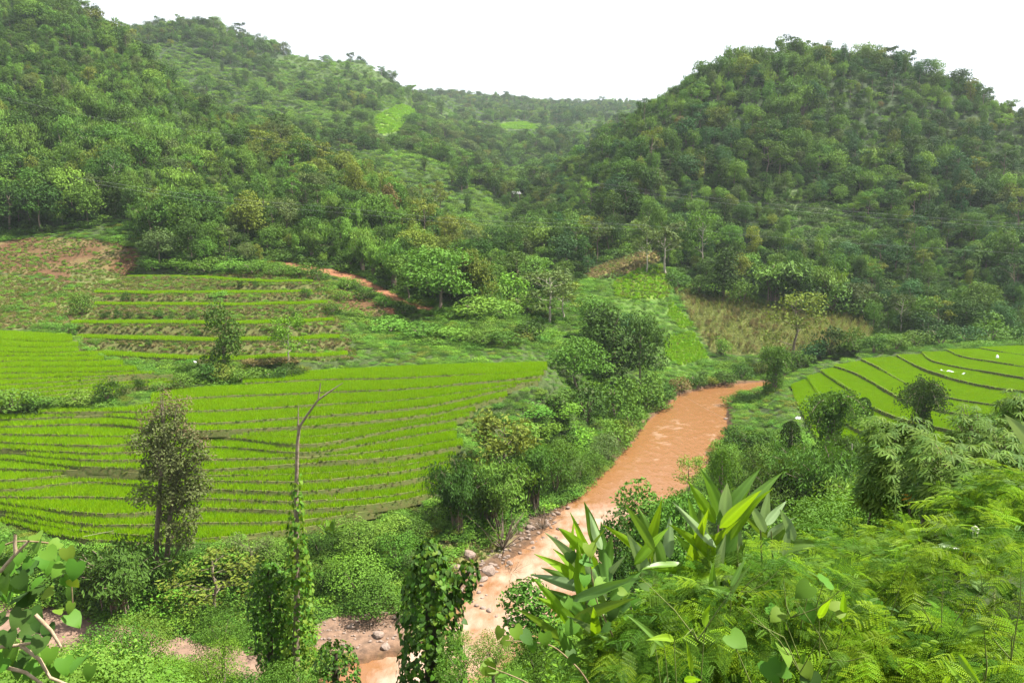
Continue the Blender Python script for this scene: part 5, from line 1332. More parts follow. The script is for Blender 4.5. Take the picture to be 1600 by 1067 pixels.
# ---------------------------------------------------------------- mimosa bushes in front, every frond a leaf of its own
FERN = [leaf_mat('leaf_mimosa_lit', (.150, .260, .010), rough=.5, trans=.30, val=.28, hue=.015, world_var=.15, tcol=(1.4, 1.35, .4), tint_amt=.5),  # sunlit copy of the plain leaf below, sunlight put into its colour
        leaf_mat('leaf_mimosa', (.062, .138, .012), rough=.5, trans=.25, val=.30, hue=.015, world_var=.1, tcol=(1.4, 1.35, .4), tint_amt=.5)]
def frond(rng, npin=5, pairs=9):
    """Twice divided leaf: a bent stalk with feather-like side leaflets. Length 1 along +Y."""
    B = Buf(); s = np.linspace(0, 1, 6); R = np.stack([s * 0, s, -.18 * s ** 2], 1); B.tube(R, np.linspace(.010, .004, 6), 3)
    for i in range(npin):
        t = .22 + .78 * i / (npin - 1); o = np.array([0, t, -.18 * t * t])
        for sd in ((-1, 1) if i < npin - 1 else (0,)):
            dr = np.array([sd * .85, .55 if sd else 1, -.05]); dr /= np.linalg.norm(dr); ln = .52 * (1 - .25 * abs(t - .5)) ; sx = np.cross(dr, [0, 0, 1]); sx /= np.linalg.norm(sx)
            u = np.linspace(.1, 1, pairs); wl = .105 * (1 - .45 * np.abs(u - .45))
            c = o + dr * (u * ln)[:, None] + np.array([0, 0, -.10])[None] * (u ** 2)[:, None]
            for e in (-1, 1):
                d2 = sx * e + dr * .35; d2 /= np.linalg.norm(d2); w = ln / pairs * .40; lift = np.array([0, 0, .02])
                a = c; b = c + (d2 * .5)[None] * wl[:, None] + dr * w + lift; q = c + d2[None] * wl[:, None]; r = c + (d2 * .5)[None] * wl[:, None] - dr * w + lift
                B.add(np.stack([a, b, q, r], 1).reshape(-1, 3), np.arange(pairs * 4).reshape(-1, 4), 0, np.repeat(rng.uniform(.35, .65, pairs), 4))
    return B
FR_ME = [frond(np.random.default_rng(i), 4 + i % 2, 8 + i % 2).mesh('mimosa_leaf', [FERN[i % 2]]) for i in range(4)]
STEM_G = rough_mat('stem_green', (.09, .12, .03), (.15, .17, .05), 30, .6, .1)
MIM = [ # px, py of the crown's middle, distance, half width and half height in pixels
 (1050,1045,4.8,130,110,'nearest feathery mimosa bush under the broad leaf cluster'), (1195,1000,5.0,160,115,'feathery mimosa bush right of the broad leaf cluster'),
 (1350,1000,5.6,170,125,'mimosa bush at the bottom edge right of centre'), (1545,985,5.2,190,160,'bright yellow green mimosa bush in the bottom right corner'),
 (1290,925,7.4,150,75,'mimosa bush behind the bottom edge bushes below the thicket'), (1450,900,7.8,150,80,'mimosa bush below the white flower'), (1575,830,7.0,95,95,'tall mimosa bush at the right edge below the cassava'), (1170,945,6.2,100,60,'mimosa bush between the two broad leaf plants'),
 (1430,1085,4.4,190,95,'mimosa bush cut by the bottom edge below the corner bush'), (1600,1110,4.1,150,110,'mimosa bush cut by the bottom right corner of the picture')]
for bx, by, bd, rx, ry, lb in MIM:
    c = at_d(bx, by, bd); RX, RZ = rx * bd / FPX, ry * bd / FPX; RY = RX * .8
    g = np.array([c[0], c[1] + .1, float(ground(c[0], c[1] + .1))])
    root = rooted('mimosa_bush', lb, 'mimosa bush', g, 'mimosa bushes along the bottom right edge')
    nfr = 850
    d = unit(rg, nfr * 3); d = d[(d[:, 2] > -.75) & ((d[:, 1] < .45) | (d[:, 2] > .3))][:nfr]; k = len(d)
    lump = 1 + .22 * np.sin(d[:, 0] * 5 + bx) * np.sin(d[:, 2] * 6 + by) + .15 * np.sin(d[:, 1] * 7 + d[:, 0] * 9)
    r = np.where(rg.random(k) < .35, rg.uniform(.45, .9, k), rg.uniform(.88, 1.1, k)) * lump
    C = c + d * np.array([RX, RY, RZ]) * r[:, None]
    Nn = d * .35 + np.array([0, -.15, 1.0]) + rg.normal(0, .3, (k, 3)); Tt = d * [1, 1, .3] + rg.normal(0, .5, (k, 3)) + [0, 0, -.1]
    pk = rg.integers(0, 2, k) * 2 + (rg.random(k) < np.where(bx > 1400, .35, .6)).astype(int)  # fewer sunlit copies left of the corner: shade put in by leaf colour
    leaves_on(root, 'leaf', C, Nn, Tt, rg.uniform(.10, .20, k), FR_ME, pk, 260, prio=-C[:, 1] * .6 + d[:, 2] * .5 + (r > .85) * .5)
    Bs = Buf()
    for i in range(9):
        e = c + unit(rg, 1)[0] * [RX * .8, RY * .6, RZ * .8]; e[2] = max(e[2], c[2])
        Bs.tube(np.stack([g + rg.normal(0, .06, 3) * [1, 1, 0], (g + e) / 2 + rg.normal(0, .06, 3), e]), [.012, .008, .003], 5)
    child('stems', Bs, [STEM_G], root, True)

# ---------------------------------------------------------------- broad lance leaved plants
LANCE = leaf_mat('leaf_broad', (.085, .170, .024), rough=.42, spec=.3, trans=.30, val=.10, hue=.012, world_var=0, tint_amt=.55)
LANCE_SHEEN = leaf_mat('leaf_broad_pale_sheen', (.18, .26, .11), rough=.4, spec=.4, trans=.25, val=.08, hue=.01, world_var=0, tint_amt=.4, tcol=(1.1, 1.1, .7))  # whitish sky sheen of the glossy leaves put into a paler base colour
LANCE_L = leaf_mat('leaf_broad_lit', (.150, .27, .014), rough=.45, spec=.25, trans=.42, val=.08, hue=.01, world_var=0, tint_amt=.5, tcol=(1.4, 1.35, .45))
def lance(base, tip, width, bend, rng, mat):
    """One broad leaf from base to tip in the world: rib, raised veins, arching blade."""
    base = np.asarray(base, float); tip = np.asarray(tip, float); ax = tip - base; L = np.linalg.norm(ax); t = ax / L
    view = base - np.array([0, 0, CAM_H]); view /= np.linalg.norm(view)
    side = np.cross(t, view + rng.normal(0, .35, 3)); side /= np.linalg.norm(side); nrm = np.cross(side, t)
    if nrm[2] < 0 and abs(nrm[2]) > .3: nrm = -nrm
    k, m_ = 13, 8
    s = np.linspace(0, 1, k); wd = width * .5 * np.clip(np.sin(np.pi * np.clip(s, 0, 1) ** .62) ** .85, 0.03, None) * (1 - .30 * s); wd[-1] = 0.0015; wd[0] = width * .05
    u = np.linspace(-1, 1, m_ + 1)
    mid = base + ax * s[:, None] + nrm * (bend * L * np.sin(np.pi * s))[:, None] + np.array([0, 0, -1]) * (.06 * L * s ** 3)[:, None]
    wav = .05 * width * np.sin(s * 9 + rng.uniform(0, 6))[:, None] * (np.abs(u) ** 2)[None]
    V = mid[:, None] + side * (wd[:, None] * u[None])[..., None] + nrm * (np.abs(u)[None] * wd[:, None] * .32 + wav + .004 * width * np.cos(u * 14)[None])[..., None]
    Q = np.array([[i * (m_ + 1) + j, i * (m_ + 1) + j + 1, (i + 1) * (m_ + 1) + j + 1, (i + 1) * (m_ + 1) + j] for i in range(k - 1) for j in range(m_)])
    T = np.tile(np.where(np.arange(m_ + 1) % 2, .62, .42), k); T[np.arange(k) * (m_ + 1) + m_ // 2] = .95
    return V.reshape(-1, 3), Q, T
def lance_plant(label, d0, stems, leaves, name='broad_leaf_plant', extra=0):
    for _ in range(extra):
        (sx, sy), _e = stems[int(rg.integers(0, len(stems)))]; an = rg.normal(-PI / 2, .75); ln = rg.uniform(55, 95); oy = rg.uniform(-10, 75)
        leaves = leaves + [((sx + rg.uniform(-22, 22), sy + oy), (sx + rg.uniform(-22, 22) + ln * math.cos(an), sy + oy + ln * math.sin(an)), rg.uniform(13, 20), (LANCE, LANCE_L, LANCE_L, LANCE_SHEEN)[int(rg.integers(0, 4))], rg.uniform(-.3, .1))]
    cx = np.mean([q[0][0] for q in leaves]); g = at_d(cx, 900, d0); g[2] = float(ground(g[0], g[1]))
    root = rooted(name, label, 'broad leaved plant', g)
    for q in leaves:
        (bx, by), (tx, ty), w, m_ = q[:4]; dd = d0 + rg.uniform(-.18, .18); d1 = dd + (q[4] if len(q) > 4 else rg.uniform(-.2, .15))
        ex, ey = (tx - bx) * .16, (ty - by) * .16
        V, Q, T = lance(at_d(bx - ex, by - ey, dd), at_d(tx + ex * .5, ty + ey * .5, d1), w * 1.32 * dd / FPX, rg.uniform(-.03, .07), rg, m_)
        link('leaf', mesh_np('broad_leaf', V - g, Q, [m_], None, T, True), root)
    Bs = Buf()
    for (sx, sy), (ex, ey) in stems:
        a = at_d(sx, sy, d0); e = at_d(ex, ey, d0 + .05); Bs.tube(np.stack([e, (a + e) / 2 + [.02, 0, 0], a]), [.014, .011, .006], 6)
    child('stems', Bs, [STEM_G], root, True)
    return root
A, Bq, Cq = LANCE, LANCE_SHEEN, LANCE_L
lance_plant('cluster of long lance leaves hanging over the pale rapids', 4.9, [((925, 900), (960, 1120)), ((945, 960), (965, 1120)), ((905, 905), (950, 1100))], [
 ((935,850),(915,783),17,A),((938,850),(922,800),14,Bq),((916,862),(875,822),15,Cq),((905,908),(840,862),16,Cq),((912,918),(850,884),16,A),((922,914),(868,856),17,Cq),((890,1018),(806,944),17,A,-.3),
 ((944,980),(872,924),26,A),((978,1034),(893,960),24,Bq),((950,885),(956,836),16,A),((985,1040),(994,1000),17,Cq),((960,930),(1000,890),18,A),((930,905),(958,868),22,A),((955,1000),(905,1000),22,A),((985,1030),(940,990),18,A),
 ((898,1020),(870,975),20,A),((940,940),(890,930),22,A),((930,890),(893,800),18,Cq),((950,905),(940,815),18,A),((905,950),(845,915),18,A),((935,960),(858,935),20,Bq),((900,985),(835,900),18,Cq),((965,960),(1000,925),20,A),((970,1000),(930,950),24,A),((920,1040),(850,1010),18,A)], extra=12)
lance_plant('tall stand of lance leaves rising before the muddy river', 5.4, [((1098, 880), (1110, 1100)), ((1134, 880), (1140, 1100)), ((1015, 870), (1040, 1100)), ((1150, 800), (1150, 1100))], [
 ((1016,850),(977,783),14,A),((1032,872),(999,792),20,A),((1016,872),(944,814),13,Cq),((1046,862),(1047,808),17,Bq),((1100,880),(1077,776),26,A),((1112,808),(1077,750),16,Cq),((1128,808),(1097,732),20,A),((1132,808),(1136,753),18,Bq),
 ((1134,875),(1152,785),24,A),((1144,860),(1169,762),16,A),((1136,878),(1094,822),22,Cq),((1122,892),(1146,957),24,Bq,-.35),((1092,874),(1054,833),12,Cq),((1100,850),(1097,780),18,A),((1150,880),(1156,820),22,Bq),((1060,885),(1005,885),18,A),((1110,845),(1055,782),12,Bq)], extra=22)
lance_plant('lance leaves with whitish sky sheen right of the tall stand', 6.2, [((1188, 820), (1190, 1050)), ((1205, 830), (1210, 1050)), ((1240, 860), (1245, 1050))], [
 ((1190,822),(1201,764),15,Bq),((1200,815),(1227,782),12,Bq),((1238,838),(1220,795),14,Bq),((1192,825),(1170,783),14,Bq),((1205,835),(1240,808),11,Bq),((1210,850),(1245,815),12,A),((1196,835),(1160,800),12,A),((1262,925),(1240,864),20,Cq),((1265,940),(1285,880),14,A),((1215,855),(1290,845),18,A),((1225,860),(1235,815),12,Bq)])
lance_plant('small banana like shoots in the thicket below the bamboo', 8.0, [((1340, 876), (1342, 960)), ((1394, 866), (1392, 960)), ((1381, 878), (1380, 960))], [
 ((1338,876),(1351,843),12,Cq),((1396,864),(1391,831),11,Cq),((1381,880),(1379,848),8,A),((1352,880),(1374,858),9,A),((1400,885),(1406,855),9,Cq),((1360,895),(1352,870),10,A)])
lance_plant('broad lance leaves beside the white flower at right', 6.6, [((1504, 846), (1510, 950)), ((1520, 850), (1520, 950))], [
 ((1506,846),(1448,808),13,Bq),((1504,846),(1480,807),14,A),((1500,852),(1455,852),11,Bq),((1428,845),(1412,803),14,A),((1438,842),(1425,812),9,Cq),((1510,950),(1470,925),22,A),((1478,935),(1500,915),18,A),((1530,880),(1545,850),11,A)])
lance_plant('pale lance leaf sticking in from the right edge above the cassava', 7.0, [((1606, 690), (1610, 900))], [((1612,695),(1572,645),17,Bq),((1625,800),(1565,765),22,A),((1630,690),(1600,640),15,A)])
# broad and round leaved weeds coming up through the mimosa
for i, (wx, wy, wd) in enumerate(((1090, 1000, 4.5), (1235, 965, 4.9), (1300, 1030, 4.7), (1385, 985, 5.2), (1470, 1010, 4.8), (1545, 930, 5.4), (1415, 925, 6.4), (1330, 905, 6.6), (1580, 1030, 4.2), (1250, 1050, 4.4), (1150, 935, 5.2), (1500, 905, 6.6))):
    c = at_d(wx, wy, wd - .35); g = np.array([c[0], c[1] + .2, float(ground(c[0], c[1] + .2))]); root = rooted('leafy_weed', 'young leafy weed coming up through the mimosa bushes', 'weed', g, 'leafy weeds in the mimosa')
    k = int(rg.integers(5, 10)); C = c + rg.normal(0, 1, (k, 3)) * [.16, .06, .12]
    for j in range(k):
        if i % 2:
            o = link('leaf', H_ME[(VINE.name, VINE_L.name, VINE_D.name)[int(rg.integers(0, 3))]], root); o.rotation_euler = aim(np.array([0, -.6, .8]) + rg.normal(0, .35, 3), rg.normal(0, .6, 3) + [0, -.2, -.6]); q = rg.uniform(.07, .12); o.scale = (q, q, q); o.location = C[j] - g
        else:
            V, Q, T = lance(C[j], C[j] + rg.normal(0, .12, 3) + [0, -.05, rg.uniform(.02, .2)], rg.uniform(.03, .055), rg.uniform(-.02, .08), rg, (LANCE, LANCE_L)[int(rg.integers(0, 2))])
            link('leaf', mesh_np('weed_leaf', V - g, Q, [(LANCE, LANCE_L)[int(rg.integers(0, 2))]], None, T, True), root)
    Bs = Buf()
    for j in range(k): Bs.tube(np.stack([g, (g + C[j]) / 2 + [.02, 0, .03], C[j]]), [.006, .005, .002], 4)
    for j in range(3):
        e = c + rg.normal(0, .2, 3) * [1, .3, 1] + [0, -.1, .25]; Bs.tube(np.stack([c, (c + e) / 2 + rg.normal(0, .03, 3), e]), [.004, .003, .0012], 4)
    child('stems', Bs, [STEM_G], root, True)
# white flower head
fc = at_d(1523, 831, 6.4); fg_ = np.array([fc[0], fc[1], float(ground(fc[0], fc[1]))]); fl = rooted('white_flower', 'drooping white flower head among the green leaves at right', 'flower', fg_)
PET = leaf_mat('petal_white', (.62, .60, .50), rough=.5, trans=.3, hue=0, val=0, world_var=0, tcol=(1, 1, 1), tint_amt=.3)
Bp = Buf(); d = unit(rg, 60); Bp.leaves(fc + d * [.028, .028, .05], d + [0, 0, .2], .034, .022, rg, droop=.3); child('petals', Bp, [PET], fl)
Bs = Buf(); Bs.tube(np.stack([fg_, (fg_ + fc) / 2 + [.03, 0, 0], fc + [.01, 0, .04]]), [.010, .008, .004], 5); child('stem', Bs, [STEM_G], fl, True)

# ---------------------------------------------------------------- round leaved vines
def vine(label, d, seats, size_px, path, name='climbing_vine', tip=(0, -.3, -1), mats=(VINE, VINE_L, VINE_D), rad=.006, nrm=(0, -.7, .7)):
    g = at_d(path[0][0], path[0][1], d); g[2] = float(ground(g[0], g[1])); root = rooted(name, label, 'vine', g)
    for q in seats:
        c = at_d(q[0], q[1], d + rg.uniform(-.15, .15)); s = size_px * (q[2] if len(q) > 2 else 1) * d / FPX * rg.uniform(.85, 1.15)
        m_ = mats[q[3]] if len(q) > 3 else mats[int(rg.choice(len(mats), p=[.5, .25, .25]))]
        o = link('leaf', H_ME[m_.name], root); o.rotation_euler = aim(np.array(nrm) + rg.normal(0, .35, 3), np.array(tip) + rg.normal(0, .5, 3)); o.scale = (s, s, s); o.location = c - g + np.array([0, 0, s * .35])
    Bs = Buf(); P = np.array([at_d(x, y, d + .05) for x, y in path]); s_ = np.linspace(0, 1, len(P)); tq = np.linspace(0, 1, 24)
    Bs.tube(np.stack([pchip(s_, P[:, j], tq) for j in range(3)], 1), np.linspace(rad, rad * .4, 24), 6); child('stem', Bs, [rough_mat('vine_stem', (.16, .11, .06), (.24, .18, .10), 25, .8, .3)], root, True)
    return root
cv = lambda l, ox=700, oy=711: [(ox + q[0] / 2.996, oy + q[1] / 2.996, *q[2:]) for q in l]
vine('round leaved vine climbing through the left lance leaves', 4.7, cv([(660,440,1.3,1),(570,475,1,2),(630,505,1,0),(725,610,1.1,1),(800,650,.9,1),(590,810,1.2,0),(880,690,.9,0),(940,640,1,2),(640,580,1,0),(780,740,1.1,2),(850,780,1,0),(700,700,1,0),(760,820,1.1,2),(640,760,.9,0),(550,690,.9,0),(880,840,1.1,2)]), 21,
     [(1000,1130),(960,1000),(930,930),(920,860),(940,880)])
vine('round leaved vine tip hanging out over the rapids', 4.4, cv([(250,830,1.1,1),(310,830,1.1,1),(285,880,.9,1),(350,860,1.1,2),(450,855,1,0),(395,890,1,0),(570,935,1,2),(600,960,.9,2)]), 21, [(960,1140),(900,1040),(850,1005),(790,1000)])
vine('small bright vine leaves low at bottom centre', 4.4, cv([(180,1010,1,1),(215,1010,1.2,1),(180,970,.5,1),(260,1040,.7,0),(330,1050,.8,0)]), 24, [(900,1140),(830,1070),(762,1040)])
lv = [(170,395,1,1),(30,600,1.3,0),(120,620,1.3,0),(105,480,1.0,0),(220,470,1.1,0),(195,500,.9,0),(250,510,1.2,0),(315,460,1,1),(300,540,1.1,0),(365,530,1.1,0),(110,545,1,0),(340,645,1,0),(335,600,.8,1),(80,720,1.2,2),(150,750,1.2,2),(5,690,1,1),(325,775,1.1,0),(340,710,.8,1),(272,738,.7,1),(250,655,.9,1),(100,845,1.2,2),(130,950,1.2,2),(300,980,1.2,0),(20,640,1,0),(60,460,.9,1),(-20,560,1.2,0),(55,540,1.1,0),(160,560,1.1,2),(140,690,1.2,2),(200,600,.9,0),(60,660,1,2),(-30,750,1.2,2),(30,780,1.1,2),(230,820,.9,2),(200,880,1,2),(60,920,1.2,0),(-20,860,1.3,2),(390,980,1.1,0),(430,1010,1.1,0),(250,1000,1,0),(180,430,.9,0),(280,430,.8,1),(10,480,1,0),(90,590,1.1,2),(20,520,1.2,2),(150,510,.9,0),(185,640,1.0,2),(60,610,1.2,2),(300,590,.8,0),(320,510,.8,0),
      (0,440,.9,0),(-20,640,1.2,2),(110,760,1.1,2),(180,790,1,2),(40,850,1.2,2),(150,870,1.1,2),(20,980,1.2,0),(90,1000,1.1,2),(180,1010,1,0),(240,930,1,0)]
vine('leafy vine arching in at the left edge close to the camera', 3.4, cv(lv, 0), 26, [(-60,1150),(-50,980),(-30,880),(30,845),(85,850),(110,890),(115,960)])
# dry stalks at the left edge
for q, lb in (([(-20,1012),(25,1008),(52,1004)], 'dry pale stalk lying at the lower left edge'), ([(30,1006),(62,1030),(78,1058),(112,1072)], 'bent brown stalk at the lower left corner'), ([(25,866),(23,850),(24,835)], 'broken pale twig above the left vine'), ([(0,893),(20,870),(45,845)], 'dry brown twig across the left vine'), ([(55,960),(80,985),(95,1010)], 'brown stem under the left vine'), ([(0,1040),(40,1050),(90,1085)], 'thin dry stem in the lower left corner')):
    P = np.array([at_d(x, y, 3.3) for x, y in q]); Bs = Buf(); Bs.tube(P, np.linspace(.009, .006, len(P)), 6)
    link('dry_stalk', Bs.mesh('dry_stalk', [rough_mat('dry_stalk', (.25, .18, .11), (.36, .28, .19), 40, .8, .3)], True), None, lb, 'stalk', 'dry stalks at the lower left')

# ---------------------------------------------------------------- cassava shrubs, palmate leaves
CAS = [leaf_mat('leaf_cassava', (.105, .180, .028), rough=.6, spec=.12, trans=.32, val=.12, hue=.012, world_var=0), leaf_mat('leaf_cassava_deep', (.060, .115, .018), rough=.6, spec=.12, trans=.25, val=.12, hue=.012, world_var=0),
       leaf_mat('leaf_cassava_yellow', (.42, .25, .03), rough=.5, trans=.3, val=.05, hue=.01, world_var=0)]
def palmate(mat, rng):
    B = Buf()
    for i, a in enumerate(np.linspace(-2.0, 2.0, 7)):
        ln = (1, .97, .85, .62)[abs(i - 3)]; s = np.array([.03, .35, .7, 1]); dr = np.array([math.sin(a), math.cos(a), 0]); sd = np.array([dr[1], -dr[0], 0]); w = np.array([.02, .085, .095, .0]) * ln
        P = dr * (s * ln)[:, None] - np.array([0, 0, .42]) * (s ** 1.7)[:, None] * ln
        V = np.concatenate([P - sd * w[:, None] + [0, 0, .02], P, P + sd * w[:, None] + [0, 0, .02]]); Q = []
        for j in range(3): Q += [[j, 4 + j, 5 + j, j + 1], [4 + j, 8 + j, 9 + j, 5 + j]]
        B.add(V, Q, 0, np.full(12, rng.uniform(.35, .65)))
    return B.mesh('palmate_leaf', [mat], False)
PM_ME = [palmate(CAS[0], rg), palmate(CAS[1], rg), palmate(CAS[2], rg)]
CASS = [(1400,690,11.0,50,36,'cassava shrub with drooping star leaves before the T shaped vine tree'),(1468,722,9.5,60,42,'cassava shrub with orange yellow leaves above the thicket'),(1530,690,11,62,42,'pale leaved cassava shrub right of the T shaped vine tree'),(1580,728,9.0,66,52,'broad cassava shrub at the right edge'),
        (1600,650,14,44,30,'dark cassava shrub at the right edge below the right field'),(1500,740,8.5,70,42,'low cassava shrub above the white flower'),(1385,745,10.5,40,34,'small cassava shrub over the bamboo thicket'),(1545,790,8.0,60,40,'deep green cassava shrub behind the right mimosa'),(1600,765,8.4,45,50,'cassava shrub half out of frame above the corner mimosa')]
for ci_, (bx, by, bd, rx, ry, lb) in enumerate(CASS):
    c = at_d(bx, by + 22, bd); g = np.array([c[0], c[1] + .2, float(ground(c[0], c[1] + .2))]); RX, RZ = rx * bd / FPX, (ry + 24) * bd / FPX
    root = rooted('cassava_shrub', lb, 'cassava', g, 'cassava shrubs on the right slope')
    k = 340; d = unit(rg, k * 3); d = d[(d[:, 2] > -.6) & ((d[:, 1] < .5) | (d[:, 2] > .3))][:k]; k = len(d)
    C = c + d * np.array([RX, RX * .8, RZ]) * (rg.uniform(.7, 1.15, k) * (1 + .2 * np.sin(d[:, 0] * 6 + bx)))[:, None]
    pk = (rg.random(k) < .42).astype(int)
    if ci_ in (1, 0): pk[rg.choice(np.where(d[:, 1] < 0)[0], 4 if ci_ else 1, replace=False)] = 2
    leaves_on(root, 'leaf', C, d * .4 + np.array([0, -.25, 1]) + rg.normal(0, .25, (k, 3)), d * [1, 1, .2] + rg.normal(0, .3, (k, 3)), rg.uniform(.105, .16, k) * (bd / 10) ** .3, PM_ME, pk, 120, prio=-C[:, 1] + d[:, 2])
    Bs = Buf()
    for i in range(6):
        e = c + unit(rg, 1)[0] * [RX * .8, RX * .4, RZ * .6]; Bs.tube(np.stack([g, (g + e) / 2 + rg.normal(0, .1, 3), e]), [.022, .016, .006], 6)
    for i in range(0, k, 3): Bs.tube(np.stack([c * .6 + C[i] * .4, C[i]]), [.005, .003], 4)
    child('stems', Bs, [BARK], root, True)

# ---------------------------------------------------------------- rocks along the rapids
ROCK = rough_mat('river_rock', (.13, .095, .075), (.26, .20, .165), 5, .85, .6)
def rock_mesh(seed):
    bm = bmesh.new(); bmesh.ops.create_icosphere(bm, subdivisions=2, radius=1); r = np.random.default_rng(seed); cuts = unit(r, 9)
    for v in bm.verts:
        p = np.array(v.co); 
        for q in cuts:
            k = p @ q
            if k > .68: p = p - q * (k - .68) * .85
        v.co = Vector(p * (1 + .06 * (vnoise(p[0] * 3 + seed, p[1] * 3 + p[2] * 2) - .5)))
    me = bpy.data.meshes.new('boulder'); bm.to_mesh(me); bm.free(); me.materials.append(ROCK); return me
RK = [rock_mesh(i) for i in range(5)]
BIG = [(734,873,30,'flat topped boulder on the rocky bank near the dead bush'),(764,899,27,'dark boulder at the water edge above the rapids'),(755,908,18,'small boulder below the dark water edge boulder'),(597,942,17,'grey boulder at the scrub edge above the gravel'),(620,969,15,'flat dark rock at the water side of the gravel bar'),
       (592,996,26,'largest rock on the gravel bar left of the vine column'),(603,1012,20,'rock at the lower tip of the gravel bar'),(548,982,13,'small rock near the pole tree on the gravel bar'),(799,973,24,'grey boulder standing in the rapids before the broad leaves'),(712,890,26,'boulder behind the top of the vine column'),(790,830,22,'pale boulder high on the rocky bank'),(828,828,20,'pale boulder at the foot of the riverside bamboo'),(797,880,12,'small pale rock beside the dead twigs')]
def set_rock(px_, py_, wpx, lb, grp, i):
    g = hit(px_, py_, 40)
    if g[2] < 0: g = at_z(px_, py_, 0.0)
    s = wpx * proj(g)[2] / FPX / 2; o = link('boulder', RK[i % 5], None, lb, 'rock', grp); o.location = g + [0, 0, s * .12]; o.scale = (s, s * .8, s * rg.uniform(.55, .75)); o.rotation_euler = (rg.uniform(-.2, .2), rg.uniform(-.2, .2), rg.uniform(0, 6.28))
for i, q in enumerate(BIG): set_rock(*q, None, i)
for i, q in enumerate(((745,946,11),(754,950,12),(764,954,13),(749,926,9),(738,940,7),(794,928,8),(831,921,9),(776,962,7),(760,930,6),(812,905,7))): set_rock(*q, 'small dark rock breaking the surface of the rapids', 'small rocks in the rapids', i)
for i in range(130):
    a = rg.random(); set_rock(np.interp(a, [0, .5, 1], [712, 790, 880]) + rg.normal(0, 11), np.interp(a, [0, .5, 1], [925, 862, 800]) + rg.normal(0, 13), rg.uniform(4, 10), 'loose stone on the rocky left shore of the rapids', 'loose stones on the rocky shore', i)
for i in range(90): set_rock(rg.uniform(490, 640), rg.uniform(955, 1015), rg.uniform(3, 8), 'loose stone on the gravel bar left of the vine column', 'loose stones on the gravel bar', i)
for i, q in enumerate(((1150,718,14),(1162,722,10),(1134,655,8),(1140,675,9),(1128,690,8))): set_rock(*q, 'pale stone on the right river bank', 'pale stones on the right bank', i)

# ---------------------------------------------------------------- plastic sheets, bags, hut and cables
PLAS = rough_mat('white_plastic', (.55, .56, .56), (.72, .73, .73), 3, .45, .2, spec=.5)
def sheet(px_, py_, lpx, rz, lb, hgt=.45, wid=1.2, name='plastic_sheet', cat='plastic sheet', grp=None):
    g = hit(px_, py_, 60); L = lpx * proj(g)[2] / FPX; nx, ny = 18, 8; u, v = np.meshgrid(np.linspace(-.5, .5, nx), np.linspace(-.5, .5, ny), indexing='ij')
    z = hgt * (1 - (2 * np.abs(v)) ** 2) * (.55 + .7 * vnoise(u * 6 + px_, v * 3)) + .05
    V = np.stack([u * L, v * wid * (.8 + .5 * vnoise(u * 5, u * 0 + py_)), z], -1).reshape(-1, 3)
    Q = np.array([[i * ny + j, (i + 1) * ny + j, (i + 1) * ny + j + 1, i * ny + j + 1] for i in range(nx - 1) for j in range(ny - 1)])
    o = link(name, mesh_np(name, V, Q, [PLAS], smooth=True), None, lb, cat, grp); o.location = g + [0, 0, .15]; o.rotation_euler = (0, 0, rz)
sheet(1488, 588, 36, -.9, 'long white plastic sheet heaped on a bund of the right field', .8, 1.7)
sheet(1540, 577, 17, -.4, 'shorter white sheet farther back on the right field', .7, 1.3)
sheet(1558, 566, 8, 1.2, 'small upright white sheet at the back of the right field', 1.1, .9)
sheet(1246, 656, 8, .1, 'small white sheet at the left edge of the right field', .3, .6)
for x, y, l, w in ((140,803,9,'left end of lower field'),(417,775,7,'bund left of pole tree'),(510,764,8,'bund right of pole tree'),(442,790,7,'bund close behind pole tree'),(507,637,5,'upper bund above the pole fork'),(305,569,5,'edge of the scrub island')):
    sheet(x, y, l, rg.uniform(-.5, .5), f'small white plastic bag at the {w}', .3, .35, 'plastic_bag', 'plastic bag', 'white plastic bags on the bunds')
# irrigation pipe across the lowest paddy
P = at_z(np.array([130., 150, 172, 190, 196]), np.array([838., 834, 830, 826, 820]), 5.2); Bs = Buf(); Bs.tube(P, .022, 5); link('hose', Bs.mesh('hose', [rough_mat('hose', (.22, .20, .13), None, 5, .6, 0)], True), None, 'pale hose lying across the lowest left paddy', 'hose')
hg = hit(806, 318, 150); hut = thing('hut', 'tiny pale roofed hut in the gap between the hills', 'hut', hg, .4)
V = np.array([(x, y, z) for z in (0, 2.0) for y in (-1.4, 1.4) for x in (-1.8, 1.8)], float); Q = np.array([(0,1,5,4),(2,6,7,3),(0,4,6,2),(1,3,7,5)]); link('wall', mesh_np('hut_wall', V + [0, 0, 3.0], Q, [BARK]), hut)
V = np.array([(-2.3,-2.0,4.7),(2.3,-2.0,4.7),(2.3,0,6.0),(-2.3,0,6.0),(2.3,2.0,4.7),(-2.3,2.0,4.7)]); link('roof', mesh_np('hut_roof', V, np.array([(0,1,2,3),(3,2,4,5)]), [rough_mat('tin_roof', (.09, .09, .092), None, 2, .7, 0)]), hut)
Bs = Buf()
for x in (-1.6, 1.6):
    for y in (-1.2, 1.2): Bs.tube(np.array([[x, y, -.5], [x, y, 3.2]]), .09, 5)
link('stilts', Bs.mesh('hut_stilts', [BARK]), hut)
WIRE = rough_mat('cable_grey', (.15, .16, .16), None, 5, .5, 0)
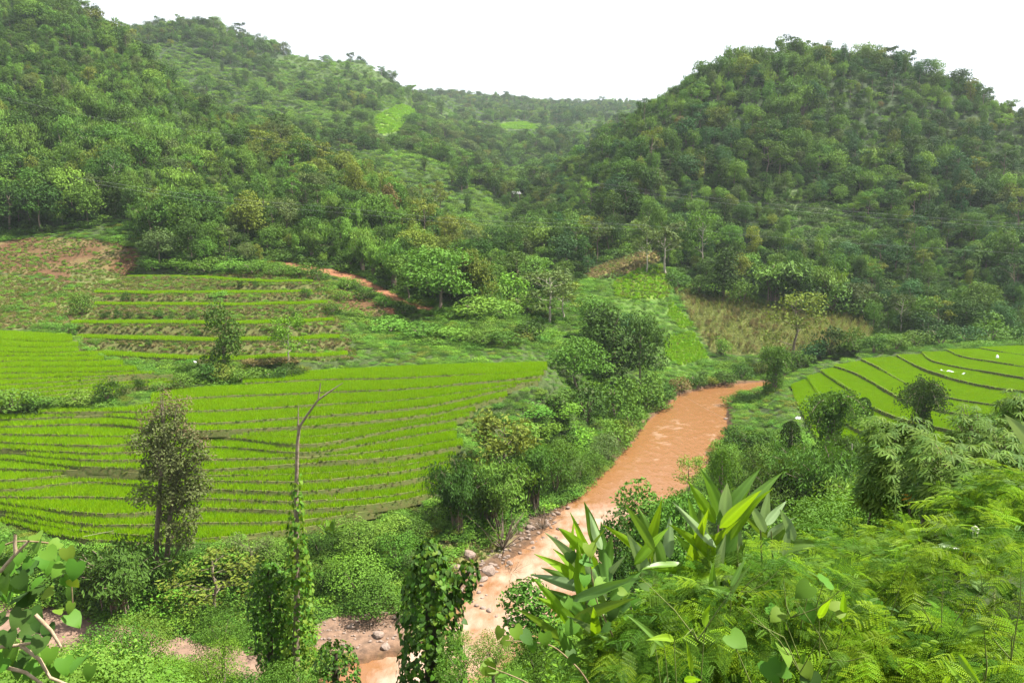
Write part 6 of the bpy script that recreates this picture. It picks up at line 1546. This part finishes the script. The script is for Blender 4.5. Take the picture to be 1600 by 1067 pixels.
for pts, d0, d1, lb in (([(-40,142),(150,184),(330,207),(520,232),(640,250)], 215, 250, 'thin power cable crossing the left forest near the ridge'), ([(120,278),(330,308),(520,324),(760,345),(1010,352)], 190, 235, 'thin power cable low across the left forest'), ([(150,288),(340,316),(540,333),(770,352),(1010,358)], 190, 235, 'lower twin of the left forest power cable'),
                        ([(930,286),(1100,308),(1300,328),(1620,352)], 215, 195, 'thin power cable crossing the right hill'), ([(930,292),(1100,314),(1300,335),(1620,358)], 215, 195, 'second power cable just below on the right hill'), ([(800,338),(1000,352),(1250,374),(1620,398)], 235, 190, 'lowest power cable across the right hill'), ([(1050,613),(1085,628),(1135,655)], 178, 150, 'thin cable slung across the muddy river bend')):
    p = np.array(pts, float); dd = np.linspace(d0, d1, len(p)); P = np.array([at_d(x, y, q) for (x, y), q in zip(p, dd)]); s_ = np.linspace(0, 1, len(P)); t = np.linspace(0, 1, 40)
    Bs = Buf(); Bs.tube(np.stack([pchip(s_, P[:, j], t) for j in range(3)], 1), .013, 4); link('power_cable', Bs.mesh('power_cable', [WIRE], True), None, lb, 'cable', 'cables strung across the valley')
# ---------------------------------------------------------------- the damp air of the valley
m, nt, out = new_mat('valley_haze')
_pv = nt.nodes.new('ShaderNodeVolumePrincipled')
_pv.inputs['Color'].default_value = (.82, .92, 1.0, 1)
_pv.inputs['Density'].default_value = .00009
_pv.inputs['Anisotropy'].default_value = .25
nt.links.new(_pv.outputs['Volume'], out.inputs['Volume'])
_hx, _y0, _y1, _z0, _z1 = 2480.0, -30.0, 2300.0, -3.0, float(np.nanmax(GZ)) + 25.0
_hv = np.array([(x, y, z) for z in (_z0, _z1) for y in (_y0, _y1) for x in (-_hx, _hx)])
_hq = np.array([(0, 2, 3, 1), (4, 5, 7, 6), (0, 1, 5, 4), (2, 6, 7, 3), (0, 4, 6, 2), (1, 3, 7, 5)])
_hz = link('haze', mesh_np('haze', _hv, _hq, [m]), kind='stuff')

# ---------------------------------------------------------------- each one of a row gets a label of its own
_by = {}
for o in COL.objects:
    if o.parent is None and o.get('label') and o.get('category'): _by.setdefault(o['label'], []).append(o)
_no = ['leftmost', 'second from left', 'third from left', 'fourth from left', 'fifth from left', 'sixth from left', 'seventh from left', 'eighth from left', 'ninth from left', 'tenth from left']
for lb, os_ in _by.items():
    n_ = len(os_)
    if n_ < 2 or n_ > 20 or 'forested' in lb or 'stone' in lb: continue
    os_.sort(key=lambda o: float(proj(np.array(o.location))[0]))
    for i, o in enumerate(os_):
        w_ = 'rightmost' if i == n_ - 1 else _no[i] if i < 10 and i <= n_ / 2 else _no[n_ - 1 - i].replace('left', 'right')
        o['label'] = f'{lb}, {w_}'
